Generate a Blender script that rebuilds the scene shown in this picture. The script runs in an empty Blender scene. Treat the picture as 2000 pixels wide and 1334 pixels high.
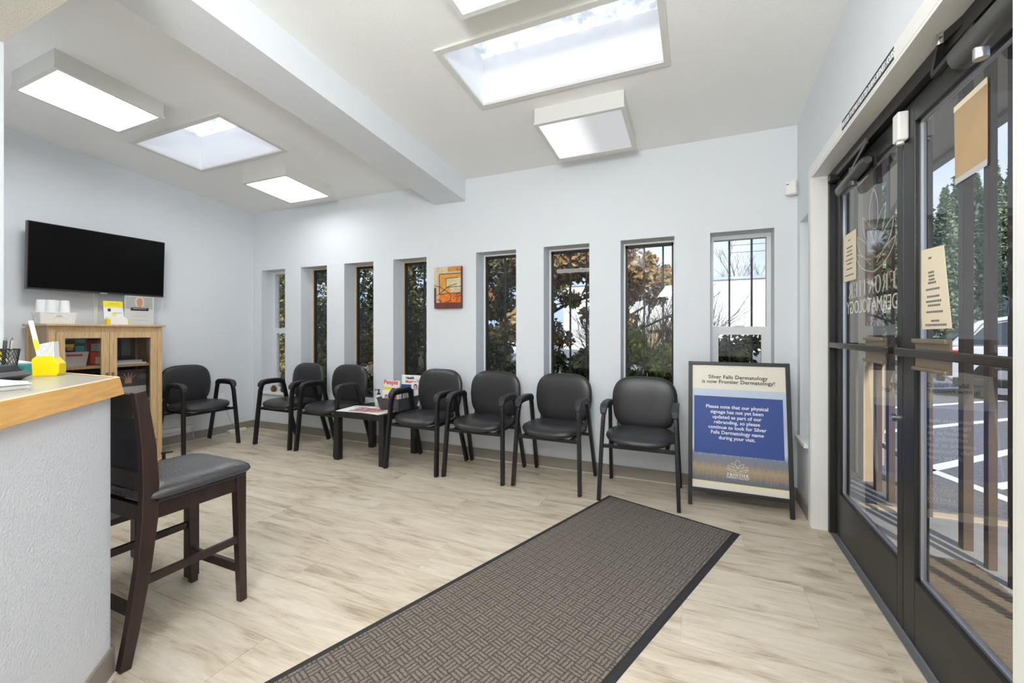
import bpy, bmesh, math, random
import numpy as np
from mathutils import Vector, Matrix
random.seed(7); np.random.seed(7)
SC = bpy.context.scene
COL = SC.collection
PI = math.pi

# ------------------------------------------------------------------ camera, sky, sun, exposure
cam_d = bpy.data.cameras.new('camera'); cam = bpy.data.objects.new('camera', cam_d); COL.objects.link(cam)
cam.location = (0, 0, 1.18); cam.rotation_euler = (PI/2, 0, 0.4124)
cam_d.sensor_width = 36; cam_d.lens = 829.87/2000*36; cam_d.shift_y = -19.66/2000; cam_d.clip_start = .02; cam_d.clip_end = 500
SC.camera = cam
SC.view_settings.view_transform = 'Standard'; SC.view_settings.look = 'None'; SC.view_settings.gamma = 1
SC.view_settings.use_curve_mapping = False; SC.view_settings.exposure = 0.34
SC.cycles.use_denoising = True; SC.cycles.max_bounces = 9; SC.cycles.diffuse_bounces = 8
SC.cycles.glossy_bounces = 5; SC.cycles.transparent_max_bounces = 16; SC.cycles.transmission_bounces = 6
SC.cycles.sample_clamp_indirect = 6; SC.cycles.caustics_reflective = False; SC.cycles.caustics_refractive = False

W = bpy.data.worlds.new('sky'); SC.world = W; W.use_nodes = True
nt = W.node_tree; nt.nodes.clear()
o_ = nt.nodes.new('ShaderNodeOutputWorld'); b_ = nt.nodes.new('ShaderNodeBackground')
tc = nt.nodes.new('ShaderNodeTexCoord'); mp = nt.nodes.new('ShaderNodeMapping'); mp.inputs['Scale'].default_value = (1, 1, 3)
nz = nt.nodes.new('ShaderNodeTexNoise'); nz.inputs['Scale'].default_value = 1.6; nz.inputs['Detail'].default_value = 6
cr = nt.nodes.new('ShaderNodeValToRGB'); cr.color_ramp.elements[0].position = .42; cr.color_ramp.elements[1].position = .72
cr.color_ramp.elements[0].color = (.40, .56, .90, 1); cr.color_ramp.elements[1].color = (.74, .82, .96, 1)
nt.links.new(tc.outputs['Generated'], mp.inputs[0]); nt.links.new(mp.outputs[0], nz.inputs[0]); nt.links.new(nz.outputs[0], cr.inputs[0])
nt.links.new(cr.outputs[0], b_.inputs[0]); b_.inputs[1].default_value = 1.25; nt.links.new(b_.outputs[0], o_.inputs[0])
sun_d = bpy.data.lights.new('sun', 'SUN'); sun = bpy.data.objects.new('sun', sun_d); COL.objects.link(sun)
sun_d.energy = 5; sun_d.angle = .02; sun_d.color = (1, .95, .87)
sun.rotation_euler = Vector((-.28, .74, -.61)).to_track_quat('-Z', 'Y').to_euler()
LENS_POWER = 18
# two unseen fill lights added overhead behind the camera to even out the brightness
for i, (x, y, z, sx, sy, e) in enumerate([(-.3, -1.2, 2.95, 1.2, .56, 55), (-2.2, -.7, 2.37, 1.1, .56, 10)]):
    ld = bpy.data.lights.new('room_fill', 'AREA'); lo = bpy.data.objects.new('room_fill', ld); COL.objects.link(lo)
    ld.shape = 'RECTANGLE'; ld.size = sx; ld.size_y = sy; ld.energy = e; ld.color = (.98, .99, 1); lo.location = (x, y, z)
# added unseen fill light, aimed at the ceiling so its bounce lifts the room
ld = bpy.data.lights.new('bounce_fill', 'AREA'); lo = bpy.data.objects.new('bounce_fill', ld); COL.objects.link(lo)
ld.shape = 'RECTANGLE'; ld.size = .5; ld.size_y = .5; ld.energy = 58; ld.color = (.93, .97, 1); lo.location = (-.35, -.6, 1.9); lo.rotation_euler = (math.radians(152), 0, math.radians(14))

# ------------------------------------------------------------------ materials
def lin(c):
    return tuple(((v/255)/12.92 if v/255 <= .04045 else ((v/255+.055)/1.055)**2.4) for v in c) + (1,)
def mat(name, rgb, rough=.5, metal=0, bump=0, bscale=60, var=0, vscale=6, spec=.5, emit=0, coat=0, stretch=None):
    m = bpy.data.materials.new(name); m.use_nodes = True; t = m.node_tree; p = t.nodes['Principled BSDF']
    c = lin(rgb); p.inputs['Base Color'].default_value = c; p.inputs['Roughness'].default_value = rough
    p.inputs['Metallic'].default_value = metal; p.inputs['Specular IOR Level'].default_value = spec
    p.inputs['Coat Weight'].default_value = coat
    if emit: p.inputs['Emission Color'].default_value = c; p.inputs['Emission Strength'].default_value = emit
    tcn = t.nodes.new('ShaderNodeTexCoord'); src = tcn.outputs['Object']
    if stretch:
        mm = t.nodes.new('ShaderNodeMapping'); mm.inputs['Scale'].default_value = stretch; t.links.new(src, mm.inputs[0]); src = mm.outputs[0]
    if bump:
        n = t.nodes.new('ShaderNodeTexNoise'); n.inputs['Scale'].default_value = bscale; n.inputs['Detail'].default_value = 3
        b = t.nodes.new('ShaderNodeBump'); b.inputs['Strength'].default_value = bump; b.inputs['Distance'].default_value = .004
        t.links.new(src, n.inputs[0]); t.links.new(n.outputs[0], b.inputs['Height']); t.links.new(b.outputs[0], p.inputs['Normal'])
    if var:
        n = t.nodes.new('ShaderNodeTexNoise'); n.inputs['Scale'].default_value = vscale; n.inputs['Detail'].default_value = 5
        r = t.nodes.new('ShaderNodeValToRGB'); r.color_ramp.elements[0].position = .3; r.color_ramp.elements[1].position = .7
        r.color_ramp.elements[0].color = tuple(v*(1-var) for v in c[:3])+(1,); r.color_ramp.elements[1].color = tuple(min(1, v*(1+var)) for v in c[:3])+(1,)
        t.links.new(src, n.inputs[0]); t.links.new(n.outputs[0], r.inputs[0]); t.links.new(r.outputs[0], p.inputs['Base Color'])
    return m
def glass_mat(name, tint, refl=1.0, haze=0):
    m = bpy.data.materials.new(name); m.use_nodes = True; t = m.node_tree; t.nodes.clear()
    o = t.nodes.new('ShaderNodeOutputMaterial'); a = t.nodes.new('ShaderNodeBsdfTransparent'); g = t.nodes.new('ShaderNodeBsdfGlossy')
    a.inputs[0].default_value = tint+(1,); g.inputs['Roughness'].default_value = .0
    f = t.nodes.new('ShaderNodeFresnel'); f.inputs[0].default_value = 1.5
    geo = t.nodes.new('ShaderNodeNewGeometry'); ad = t.nodes.new('ShaderNodeMath'); ad.operation = 'SUBTRACT'; ad.inputs[0].default_value = 1
    mu = t.nodes.new('ShaderNodeMath'); mu.operation = 'MULTIPLY'; mu.inputs[1].default_value = refl
    t.links.new(geo.outputs['Backfacing'], ad.inputs[1])
    m2 = t.nodes.new('ShaderNodeMath'); m2.operation = 'MULTIPLY'
    t.links.new(f.outputs[0], mu.inputs[0]); t.links.new(mu.outputs[0], m2.inputs[0]); t.links.new(ad.outputs[0], m2.inputs[1])
    x = t.nodes.new('ShaderNodeMixShader'); t.links.new(m2.outputs[0], x.inputs[0]); t.links.new(a.outputs[0], x.inputs[1]); t.links.new(g.outputs[0], x.inputs[2])
    t.links.new(x.outputs[0], o.inputs[0])
    return m
M = {}
M['wall'] = mat('pale_blue_grey_paint', (224, 228, 232), .85, bump=.35, bscale=90, spec=.2)
M['wall_half'] = mat('textured_half_wall_paint', (226, 228, 233), .85, bump=.9, bscale=110, spec=.2)
M['ceiling'] = mat('ceiling_paint', (240, 240, 238), .9, bump=.2, bscale=80, spec=.1)
M['popcorn'] = mat('textured_ceiling', (226, 222, 214), .95, bump=1, bscale=160, spec=.1)
M['white'] = mat('white_paint', (238, 237, 233), .5)
M['shaft'] = mat('skylight_shaft_white', (240, 241, 241), .6)
M['fixture'] = mat('fixture_enamel', (218, 217, 211), .45)
M['base'] = mat('taupe_vinyl', (150, 141, 130), .55)
M['caulk'] = mat('pale_caulk_strip', (214, 206, 194), .6)
M['black_rubber'] = mat('black_rubber', (42, 41, 42), .6, bump=.2)
M['vinyl'] = mat('black_vinyl', (46, 45, 47), .34, bump=.12, bscale=300, spec=.55)
M['steel'] = mat('black_powder_coat', (26, 26, 28), .42)
M['plastic'] = mat('black_arm_plastic', (44, 44, 47), .5, bump=.1, bscale=250)
M['espresso'] = mat('espresso_wood', (50, 35, 30), .36, var=.35, vscale=30, stretch=(1, 1, .12))
M['navy'] = mat('dark_upholstery', (34, 35, 44), .5)
M['leather'] = mat('black_leatherette', (64, 62, 63), .2, bump=.45, bscale=130, spec=.6)
M['oak'] = mat('pale_oak', (205, 172, 128), .5, var=.16, vscale=14, stretch=(6, 6, .6))
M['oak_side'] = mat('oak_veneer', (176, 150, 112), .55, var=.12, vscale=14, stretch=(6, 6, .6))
M['cab_dark'] = mat('cabinet_lining', (92, 90, 90), .7)
M['laminate'] = mat('grey_green_laminate', (176, 172, 158), .28)
M['edge'] = mat('honey_oak_edge', (232, 178, 104), .4, var=.14, vscale=8, stretch=(1.2, 1.2, 12))
M['edge_top'] = mat('pale_oak_lip', (240, 214, 172), .4)
M['screen'] = mat('black_screen', (2, 2, 2), .35, spec=.15)
M['tvframe'] = mat('dark_grey_bezel', (58, 58, 60), .35)
M['bronze'] = mat('dark_bronze_aluminium', (38, 37, 35), .38, metal=.2, var=.08, vscale=3)
M['bronze_black'] = mat('black_frame_paint', (30, 29, 28), .45)
M['bar'] = mat('push_bar_bronze', (66, 57, 48), .28, metal=.6)
M['plate'] = mat('champagne_plate', (140, 122, 98), .35, metal=.5)
M['alu'] = mat('brushed_aluminium', (186, 186, 188), .35, metal=.8, bump=.2, bscale=200, stretch=(1, .02, 1))
M['closer'] = mat('closer_grey_metal', (92, 90, 86), .35, metal=.6)
M['chrome'] = mat('chrome', (200, 200, 200), .15, metal=1)
M['paper'] = mat('cream_paper', (242, 228, 200), .7)
M['paper_white'] = mat('white_paper', (240, 240, 238), .7)
M['card'] = mat('brown_cardboard', (186, 158, 120), .8, var=.05)
M['yellow'] = mat('yellow_plastic', (238, 214, 8), .35)
M['yellow2'] = mat('yellow_print', (246, 228, 40), .6)
M['ink'] = mat('black_ink', (38, 38, 40), .6)
M['ink_grey'] = mat('grey_ink', (120, 118, 116), .6)
M['navy_ink'] = mat('navy_ink', (38, 42, 62), .6)
M['blue_panel'] = mat('blue_print', (46, 72, 142), .5, var=.05)
M['cream_letters'] = mat('cream_vinyl_letters', (252, 246, 226), .6)
M['white_ink'] = mat('white_ink', (235, 236, 238), .5)
M['red_ink'] = mat('red_ink', (226, 62, 70), .5)
M['skin'] = mat('printed_skin', (214, 166, 138), .6)
M['hair'] = mat('printed_hair', (70, 46, 38), .6)
M['redhair'] = mat('printed_red_hair', (150, 44, 30), .6)
M['teal'] = mat('teal_card', (66, 168, 166), .5)
M['orange'] = mat('orange_card', (232, 98, 46), .5)
M['rust'] = mat('rust_card', (150, 58, 38), .5)
M['maroon'] = mat('maroon_paint', (104, 52, 44), .5, var=.15, vscale=20)
M['grey_plastic'] = mat('grey_plastic', (82, 82, 86), .4)
M['soft_white'] = mat('white_foam', (238, 238, 236), .5)
M['brown'] = mat('brown_painted_timber', (92, 78, 66), .6, var=.1)
M['beige'] = mat('beige_painted_timber', (190, 170, 142), .6, var=.06)
M['soffit'] = mat('grey_brown_soffit', (150, 142, 130), .8)
M['concrete'] = mat('porch_concrete', (150, 148, 146), .85, var=.12, vscale=5, bump=.4, bscale=120)
M['asphalt'] = mat('asphalt', (112, 112, 114), .9, var=.3, vscale=45, bump=1, bscale=90)
M['stripe'] = mat('road_paint', (228, 228, 226), .8, var=.06, vscale=20)
M['soil'] = mat('bark_mulch', (78, 62, 46), .95, var=.3, vscale=30, bump=1, bscale=60)
M['grass'] = mat('rough_grass', (96, 112, 58), .95, var=.35, vscale=8, bump=1, bscale=60)
M['stucco'] = mat('white_building', (236, 238, 240), .8, var=.02)
M['roofcap'] = mat('roof_flashing', (176, 186, 196), .5)
M['bark'] = mat('bark', (74, 60, 50), .9, var=.3, vscale=30, bump=1, bscale=40)
M['greybark'] = mat('grey_bark', (122, 112, 104), .9, var=.2, vscale=20)
M['steelroll'] = mat('white_vinyl_window', (226, 227, 226), .4)
M['gasket'] = mat('dark_window_frame', (40, 38, 36), .5)
M['tanframe'] = mat('tan_window_stop', (214, 190, 148), .5)
M['fence'] = mat('weathered_fence', (160, 138, 108), .85, var=.2, vscale=10, stretch=(3, 3, .4))
M['car_paint'] = mat('silver_car_paint', (206, 208, 212), .22, coat=.6)
M['car_white'] = mat('white_car_paint', (232, 233, 234), .25, coat=.5)
M['car_trim'] = mat('black_car_trim', (32, 32, 34), .5)
M['car_glass'] = mat('car_glass', (60, 70, 76), .08)
M['tyre'] = mat('tyre', (28, 28, 28), .8)
M['taillight'] = mat('taillight_red', (196, 40, 44), .2)
M['stop_red'] = mat('stop_red', (196, 40, 48), .5)
M['sign_green'] = mat('street_sign_green', (60, 140, 116), .5)
M['outmat'] = mat('ribbed_brown_doormat', (112, 98, 82), .95, bump=1, bscale=120)
M['gel'] = mat('green_gel', (186, 214, 176), .2)
M['bottle'] = mat('cloudy_plastic', (206, 216, 206), .25)
M['cable'] = mat('grey_cable', (196, 194, 190), .5)
M['cone_dark'] = mat('dark_pinecone', (58, 50, 44), .8)
M['cone_warm'] = mat('warm_pinecone', (142, 88, 54), .8)
M['window_glass'] = glass_mat('window_glass', (.9, .91, .89), 1.3)
M['door_glass'] = glass_mat('door_glass', (.9, .9, .89), 1.15)
M['cab_glass'] = glass_mat('cabinet_glass', (.86, .86, .86), 1.0)
M['acrylic'] = glass_mat('clear_acrylic', (.95, .95, .95), 1.0)

def floor_material():
    m = bpy.data.materials.new('washed_oak_vinyl_plank'); m.use_nodes = True; t = m.node_tree; p = t.nodes['Principled BSDF']
    N = t.nodes.new; L = t.links.new
    tcn = N('ShaderNodeTexCoord'); oi = N('ShaderNodeObjectInfo')
    sc = N('ShaderNodeVectorMath'); sc.operation = 'SCALE'; sc.inputs['Scale'].default_value = 37
    cx = N('ShaderNodeCombineXYZ'); L(oi.outputs['Random'], cx.inputs[0]); L(oi.outputs['Random'], cx.inputs[1]); L(cx.outputs[0], sc.inputs[0])
    ad = N('ShaderNodeVectorMath'); L(tcn.outputs['Object'], ad.inputs[0]); L(sc.outputs[0], ad.inputs[1])
    mp1 = N('ShaderNodeMapping'); mp1.inputs['Scale'].default_value = (1.6, 9, 1); L(ad.outputs[0], mp1.inputs[0])
    n1 = N('ShaderNodeTexNoise'); n1.inputs['Scale'].default_value = 1.7; n1.inputs['Detail'].default_value = 9; n1.inputs['Roughness'].default_value = .62; n1.inputs['Distortion'].default_value = .7; L(mp1.outputs[0], n1.inputs[0])
    mp2 = N('ShaderNodeMapping'); mp2.inputs['Scale'].default_value = (5, 80, 1); L(ad.outputs[0], mp2.inputs[0])
    n2 = N('ShaderNodeTexNoise'); n2.inputs['Scale'].default_value = 1.4; n2.inputs['Detail'].default_value = 5; L(mp2.outputs[0], n2.inputs[0])
    mx = N('ShaderNodeMath'); mx.operation = 'MULTIPLY_ADD'; L(n2.outputs[0], mx.inputs[0]); mx.inputs[1].default_value = .36; L(n1.outputs[0], mx.inputs[2])
    rd = N('ShaderNodeMath'); rd.operation = 'MULTIPLY_ADD'; L(oi.outputs['Random'], rd.inputs[0]); rd.inputs[1].default_value = .07; L(mx.outputs[0], rd.inputs[2])
    r = N('ShaderNodeValToRGB'); L(rd.outputs[0], r.inputs[0]); e = r.color_ramp.elements
    e[0].position = .44; e[0].color = lin((150, 133, 112)); e[1].position = .92; e[1].color = lin((218, 208, 192))
    a = e.new(.56); a.color = lin((176, 160, 138)); a = e.new(.66); a.color = lin((200, 186, 164)); a = e.new(.78); a.color = lin((210, 198, 178))
    L(r.outputs[0], p.inputs['Base Color']); p.inputs['Roughness'].default_value = .42; p.inputs['Specular IOR Level'].default_value = .35
    b = N('ShaderNodeBump'); b.inputs['Strength'].default_value = .12; b.inputs['Distance'].default_value = .002; L(n2.outputs[0], b.inputs['Height']); L(b.outputs[0], p.inputs['Normal'])
    return m
M['floor'] = floor_material()

def mat_weave():
    m = bpy.data.materials.new('basket_weave_carpet'); m.use_nodes = True; t = m.node_tree; p = t.nodes['Principled BSDF']
    N = t.nodes.new; L = t.links.new
    def math_(op, a, b=None):
        n = N('ShaderNodeMath'); n.operation = op
        for i, v in enumerate((a, b)):
            if v is None: continue
            if isinstance(v, (int, float)): n.inputs[i].default_value = v
            else: L(v, n.inputs[i])
        return n.outputs[0]
    tcn = N('ShaderNodeTexCoord'); s = N('ShaderNodeSeparateXYZ'); L(tcn.outputs['Object'], s.inputs[0])
    nd = N('ShaderNodeTexNoise'); nd.inputs['Scale'].default_value = 120; L(tcn.outputs['Object'], nd.inputs[0])
    wob = math_('MULTIPLY', math_('SUBTRACT', nd.outputs[0], .5), .25)
    k = 1/.048
    x = math_('ADD', math_('MULTIPLY', s.outputs[0], k), wob); y = math_('ADD', math_('MULTIPLY', s.outputs[1], k), wob)
    par = math_('MODULO', math_('ABSOLUTE', math_('ADD', math_('FLOOR', x), math_('FLOOR', y))), 2)
    sx = math_('FRACT', math_('MULTIPLY', x, 3)); sy = math_('FRACT', math_('MULTIPLY', y, 3))
    fx = math_('FRACT', x); fy = math_('FRACT', y)
    st = math_('ADD', math_('MULTIPLY', sx, par), math_('MULTIPLY', sy, math_('SUBTRACT', 1, par)))
    en = math_('ADD', math_('MULTIPLY', fy, par), math_('MULTIPLY', fx, math_('SUBTRACT', 1, par)))
    h1 = math_('SUBTRACT', 1, math_('POWER', math_('ABSOLUTE', math_('MULTIPLY', math_('SUBTRACT', st, .5), 2)), 3))
    h2 = math_('SUBTRACT', 1, math_('POWER', math_('ABSOLUTE', math_('MULTIPLY', math_('SUBTRACT', en, .5), 2)), 12))
    h = math_('MULTIPLY', h1, h2)
    fz = N('ShaderNodeTexNoise'); fz.inputs['Scale'].default_value = 900; L(tcn.outputs['Object'], fz.inputs[0])
    hh = math_('ADD', h, math_('MULTIPLY', fz.outputs[0], .5))
    b = N('ShaderNodeBump'); b.inputs['Strength'].default_value = 1; b.inputs['Distance'].default_value = .005; L(hh, b.inputs['Height']); L(b.outputs[0], p.inputs['Normal'])
    fac = math_('ADD', math_('MULTIPLY', h, .55), math_('MULTIPLY', fz.outputs[0], .55))
    r = N('ShaderNodeValToRGB'); L(fac, r.inputs[0]); r.color_ramp.elements[0].color = lin((66, 60, 56)); r.color_ramp.elements[1].color = lin((150, 140, 130))
    r.color_ramp.elements[0].position = .1; r.color_ramp.elements[1].position = .95
    L(r.outputs[0], p.inputs['Base Color']); p.inputs['Roughness'].default_value = .95; p.inputs['Specular IOR Level'].default_value = .1
    return m
M['weave'] = mat_weave()

def lens_mat(name, half=False, power=None):
    m = bpy.data.materials.new(name); m.use_nodes = True; t = m.node_tree; t.nodes.clear(); N = t.nodes.new; L = t.links.new
    o = N('ShaderNodeOutputMaterial'); e = N('ShaderNodeEmission'); e.inputs[0].default_value = (.97, .985, 1, 1); e.inputs[1].default_value = power or LENS_POWER
    if half:   # only the left tube burns
        tcn = N('ShaderNodeTexCoord'); s = N('ShaderNodeSeparateXYZ'); L(tcn.outputs['Object'], s.inputs[0])
        mr = N('ShaderNodeMapRange'); mr.interpolation_type = 'SMOOTHERSTEP'; L(s.outputs[0], mr.inputs['Value'])
        mr.inputs['From Min'].default_value = -.08; mr.inputs['From Max'].default_value = .09; mr.inputs['To Min'].default_value = .84; mr.inputs['To Max'].default_value = .5
        L(mr.outputs[0], e.inputs[1])
    L(e.outputs[0], o.inputs[0]); return m
M['lens'] = lens_mat('lit_prismatic_lens'); M['lens_half'] = lens_mat('half_lit_lens', True)
M['lens_soft'] = lens_mat('aged_tube_lens', power=8); M['lens_far'] = lens_mat('prismatic_lens', power=7.5)

def dome_mat():
    m = bpy.data.materials.new('mossy_frosted_skylight'); m.use_nodes = True; t = m.node_tree; t.nodes.clear(); N = t.nodes.new; L = t.links.new
    o = N('ShaderNodeOutputMaterial'); a = N('ShaderNodeBsdfTransparent'); b = N('ShaderNodeBsdfTranslucent'); x = N('ShaderNodeMixShader')
    tcn = N('ShaderNodeTexCoord'); n = N('ShaderNodeTexNoise'); n.inputs['Scale'].default_value = 9; n.inputs['Detail'].default_value = 12; n.inputs['Roughness'].default_value = .75; L(tcn.outputs['Object'], n.inputs[0])
    r = N('ShaderNodeValToRGB'); r.color_ramp.elements[0].position = .4; r.color_ramp.elements[1].position = .62; r.color_ramp.elements[0].color = (.6, .6, .58, 1); r.color_ramp.elements[1].color = (.95, .96, .97, 1)
    L(n.outputs[0], r.inputs[0]); L(r.outputs[0], b.inputs[0]); L(r.outputs[0], a.inputs[0]); x.inputs[0].default_value = .8
    L(a.outputs[0], x.inputs[1]); L(b.outputs[0], x.inputs[2]); L(x.outputs[0], o.inputs[0]); return m
M['dome'] = dome_mat()

def leaf_mat(name, cols):
    m = bpy.data.materials.new(name); m.use_nodes = True; t = m.node_tree; p = t.nodes['Principled BSDF']; N = t.nodes.new; L = t.links.new
    g = N('ShaderNodeTexCoord'); n = N('ShaderNodeTexWhiteNoise'); n.noise_dimensions = '3D'
    sn = N('ShaderNodeVectorMath'); sn.operation = 'SNAP'; sn.inputs[1].default_value = (.07, .07, .07); L(g.outputs['Object'], sn.inputs[0]); L(sn.outputs[0], n.inputs[0])
    r = N('ShaderNodeValToRGB'); r.color_ramp.interpolation = 'LINEAR'; e = r.color_ramp.elements
    e[0].color = lin(cols[0]); e[1].color = lin(cols[-1])
    for i, c in enumerate(cols[1:-1]): e.new((i+1)/(len(cols)-1)).color = lin(c)
    L(n.outputs[0], r.inputs[0]); L(r.outputs[0], p.inputs['Base Color']); p.inputs['Roughness'].default_value = .6; p.inputs['Specular IOR Level'].default_value = .25
    return m
M['leaf_dark'] = leaf_mat('dark_foliage', [(50, 58, 38), (86, 92, 58), (124, 124, 82)])
M['leaf_autumn'] = leaf_mat('autumn_foliage', [(104, 106, 62), (150, 134, 90), (160, 104, 84), (182, 164, 118)])
M['leaf_olive'] = leaf_mat('olive_foliage', [(92, 92, 48), (130, 124, 70), (160, 148, 96)])
M['leaf_bright'] = leaf_mat('bright_shrub', [(78, 98, 44), (128, 142, 66), (166, 170, 92)])
M['needles'] = leaf_mat('conifer_needles', [(78, 104, 86), (112, 136, 112), (146, 162, 126)])

# ------------------------------------------------------------------ builders
def tag(o, label=None, cat=None, group=None, kind=None):
    if label: o['label'] = label
    if cat: o['category'] = cat
    if group: o['group'] = group
    if kind: o['kind'] = kind
    return o
def thing(name, label, cat, loc=(0, 0, 0), rz=0, group=None):
    o = bpy.data.objects.new(name, None); o.empty_display_size = .1; COL.objects.link(o); o.location = loc; o.rotation_euler = (0, 0, rz)
    return tag(o, label, cat, group)
def shell(name, loc=(0, 0, 0)):
    o = bpy.data.objects.new(name, None); COL.objects.link(o); o.location = loc; o['kind'] = 'structure'; return o
class MB:
    """collects shapes and links them as ONE mesh object. off = the parent's place, when shapes are given in room coordinates"""
    def __init__(s, off=(0, 0, 0)): s.v = []; s.f = []; s.off = Vector(off)
    def add(s, vs, fs):
        n = len(s.v); s.v += [Vector(v)-s.off for v in vs]; s.f += [tuple(i+n for i in f) for f in fs]; return s
    def box(s, x0, x1, y0, y1, z0, z1, bev=0):
        if bev > 0:
            bm = bmesh.new(); bmesh.ops.create_cube(bm, size=1)
            for v in bm.verts: v.co = Vector(((x0+x1)/2+v.co.x*(x1-x0), (y0+y1)/2+v.co.y*(y1-y0), (z0+z1)/2+v.co.z*(z1-z0)))
            bmesh.ops.bevel(bm, geom=bm.edges[:], offset=bev, segments=2, affect='EDGES', profile=.5)
            bm.verts.index_update(); s.add([v.co.copy() for v in bm.verts], [[v.index for v in f.verts] for f in bm.faces]); bm.free(); return s
        return s.hexa([(x0, y0, z0), (x1, y0, z0), (x1, y1, z0), (x0, y1, z0)], [(x0, y0, z1), (x1, y0, z1), (x1, y1, z1), (x0, y1, z1)])
    def hexa(s, a, b):
        return s.add(list(a)+list(b), [(3, 2, 1, 0), (4, 5, 6, 7), (0, 1, 5, 4), (1, 2, 6, 5), (2, 3, 7, 6), (3, 0, 4, 7)])
    def prism(s, poly, d):   # closed polygon of 3D points pushed by vector d
        n = len(poly); d = Vector(d); vs = [Vector(p) for p in poly]+[Vector(p)+d for p in poly]
        return s.add(vs, [tuple(range(n))[::-1], tuple(range(n, 2*n))]+[(i, (i+1) % n, (i+1) % n+n, i+n) for i in range(n)])
    def sweep(s, pts, w, t, side=(1, 0, 0)):   # rectangular bar along pts; w along 'side', t across
        side = Vector(side).normalized(); P = [Vector(p) for p in pts]; vs = []; n = len(P)
        ww = w if isinstance(w, (list, tuple)) else [w]*n; tt = t if isinstance(t, (list, tuple)) else [t]*n
        for i, p in enumerate(P):
            d = (P[min(i+1, n-1)]-P[max(i-1, 0)]).normalized(); nn = d.cross(side).normalized()
            for a, b in ((-1, -1), (1, -1), (1, 1), (-1, 1)): vs.append(p+side*a*ww[i]/2+nn*b*tt[i]/2)
        fs = [(0, 1, 2, 3), tuple(4*(n-1)+k for k in (3, 2, 1, 0))]
        for i in range(n-1):
            for k in range(4): fs.append((4*i+k, 4*(i+1)+k, 4*(i+1)+(k+1) % 4, 4*i+(k+1) % 4))
        return s.add(vs, fs)
    def tube(s, pts, r, seg=10, cap=True):
        P = [Vector(p) for p in pts]; n = len(P); rr = r if isinstance(r, (list, tuple)) else [r]*n; vs = []
        up = Vector((0, 0, 1)) if abs((P[-1]-P[0]).normalized().z) < .9 else Vector((1, 0, 0))
        for i, p in enumerate(P):
            d = (P[min(i+1, n-1)]-P[max(i-1, 0)]); d = d.normalized() if d.length > 1e-9 else Vector((0, 0, 1)); a = d.cross(up).normalized(); b = d.cross(a)
            for k in range(seg): th = 2*PI*k/seg; vs.append(p+(a*math.cos(th)+b*math.sin(th))*rr[i])
        fs = []
        for i in range(n-1):
            for k in range(seg): fs.append((seg*i+k, seg*i+(k+1) % seg, seg*(i+1)+(k+1) % seg, seg*(i+1)+k))
        if cap: fs += [tuple(range(seg))[::-1], tuple(seg*(n-1)+k for k in range(seg))]
        return s.add(vs, fs)
    def lathe(s, prof, c=(0, 0, 0), seg=20):
        vs = []; c = Vector(c)
        for r, z in prof:
            for k in range(seg): th = 2*PI*k/seg; vs.append(c+Vector((r*math.cos(th), r*math.sin(th), z)))
        fs = []
        for i in range(len(prof)-1):
            for k in range(seg): fs.append((seg*i+k, seg*i+(k+1) % seg, seg*(i+1)+(k+1) % seg, seg*(i+1)+k))
        fs += [tuple(range(seg))[::-1], tuple(seg*(len(prof)-1)+k for k in range(seg))]
        return s.add(vs, fs)
    def build(s, name, m, parent=None, smooth=False, loc=None, bevel=0, sub=0):
        me = bpy.data.meshes.new(name); me.from_pydata([tuple(v) for v in s.v], [], s.f); me.validate()
        bm = bmesh.new(); bm.from_mesh(me); bmesh.ops.recalc_face_normals(bm, faces=bm.faces[:]); bm.to_mesh(me); bm.free()
        if smooth:
            for p in me.polygons: p.use_smooth = True
            if smooth == 'auto': me.set_sharp_from_angle(angle=.7)
        me.materials.append(m if not isinstance(m, str) else M[m])
        o = bpy.data.objects.new(name, me); COL.objects.link(o)
        if parent: o.parent = parent
        if loc: o.location = loc
        if bevel:
            b = o.modifiers.new('bevel', 'BEVEL'); b.width = bevel; b.segments = 2; b.limit_method = 'ANGLE'
        if sub: q = o.modifiers.new('sub', 'SUBSURF'); q.levels = q.render_levels = sub
        return o
def copy_tree(o, parent=None):
    c = o.copy(); COL.objects.link(c); c.parent = parent
    for ch in [k for k in bpy.data.objects if k.parent == o]: copy_tree(ch, c)
    return c
def text(body, size, m, parent, at, xd=(1, 0, 0), yd=(0, 0, 1), name='lettering', bold=0, align='CENTER', sx=1, off=(0, 0, 0), depth=.0006, spacing=1.0):
    cu = bpy.data.curves.new('t', 'FONT'); cu.body = body; cu.size = size; cu.align_x = align; cu.offset = bold; cu.extrude = depth; cu.space_character = spacing; cu.resolution_u = 3
    o = bpy.data.objects.new('t', cu); COL.objects.link(o)
    me = bpy.data.meshes.new_from_object(o.evaluated_get(bpy.context.evaluated_depsgraph_get())); bpy.data.objects.remove(o)
    X = Vector(xd).normalized(); Y = Vector(yd).normalized(); Z = X.cross(Y); A = Vector(at)-Vector(off)
    for v in me.vertices: c = v.co.copy(); v.co = A+X*c.x*sx+Y*c.y+Z*c.z
    me.materials.clear(); me.materials.append(M[m]); r = bpy.data.objects.new(name, me); COL.objects.link(r); r.parent = parent
    return r
def ribbon(mb, pts, w, X, Y, at, d=.0006):   # flat printed line through 2D pts
    X = Vector(X).normalized(); Y = Vector(Y).normalized(); Z = X.cross(Y); A = Vector(at)
    for (a, b) in zip(pts[:-1], pts[1:]):
        p = A+X*a[0]+Y*a[1]; q = A+X*b[0]+Y*b[1]; e = q-p
        if e.length < 1e-6: continue
        n = e.normalized().cross(Z)*w/2; e = e.normalized()*w*.3
        mb.prism([p-n-e, q-n+e, q+n+e, p+n-e], Z*d)
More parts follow.
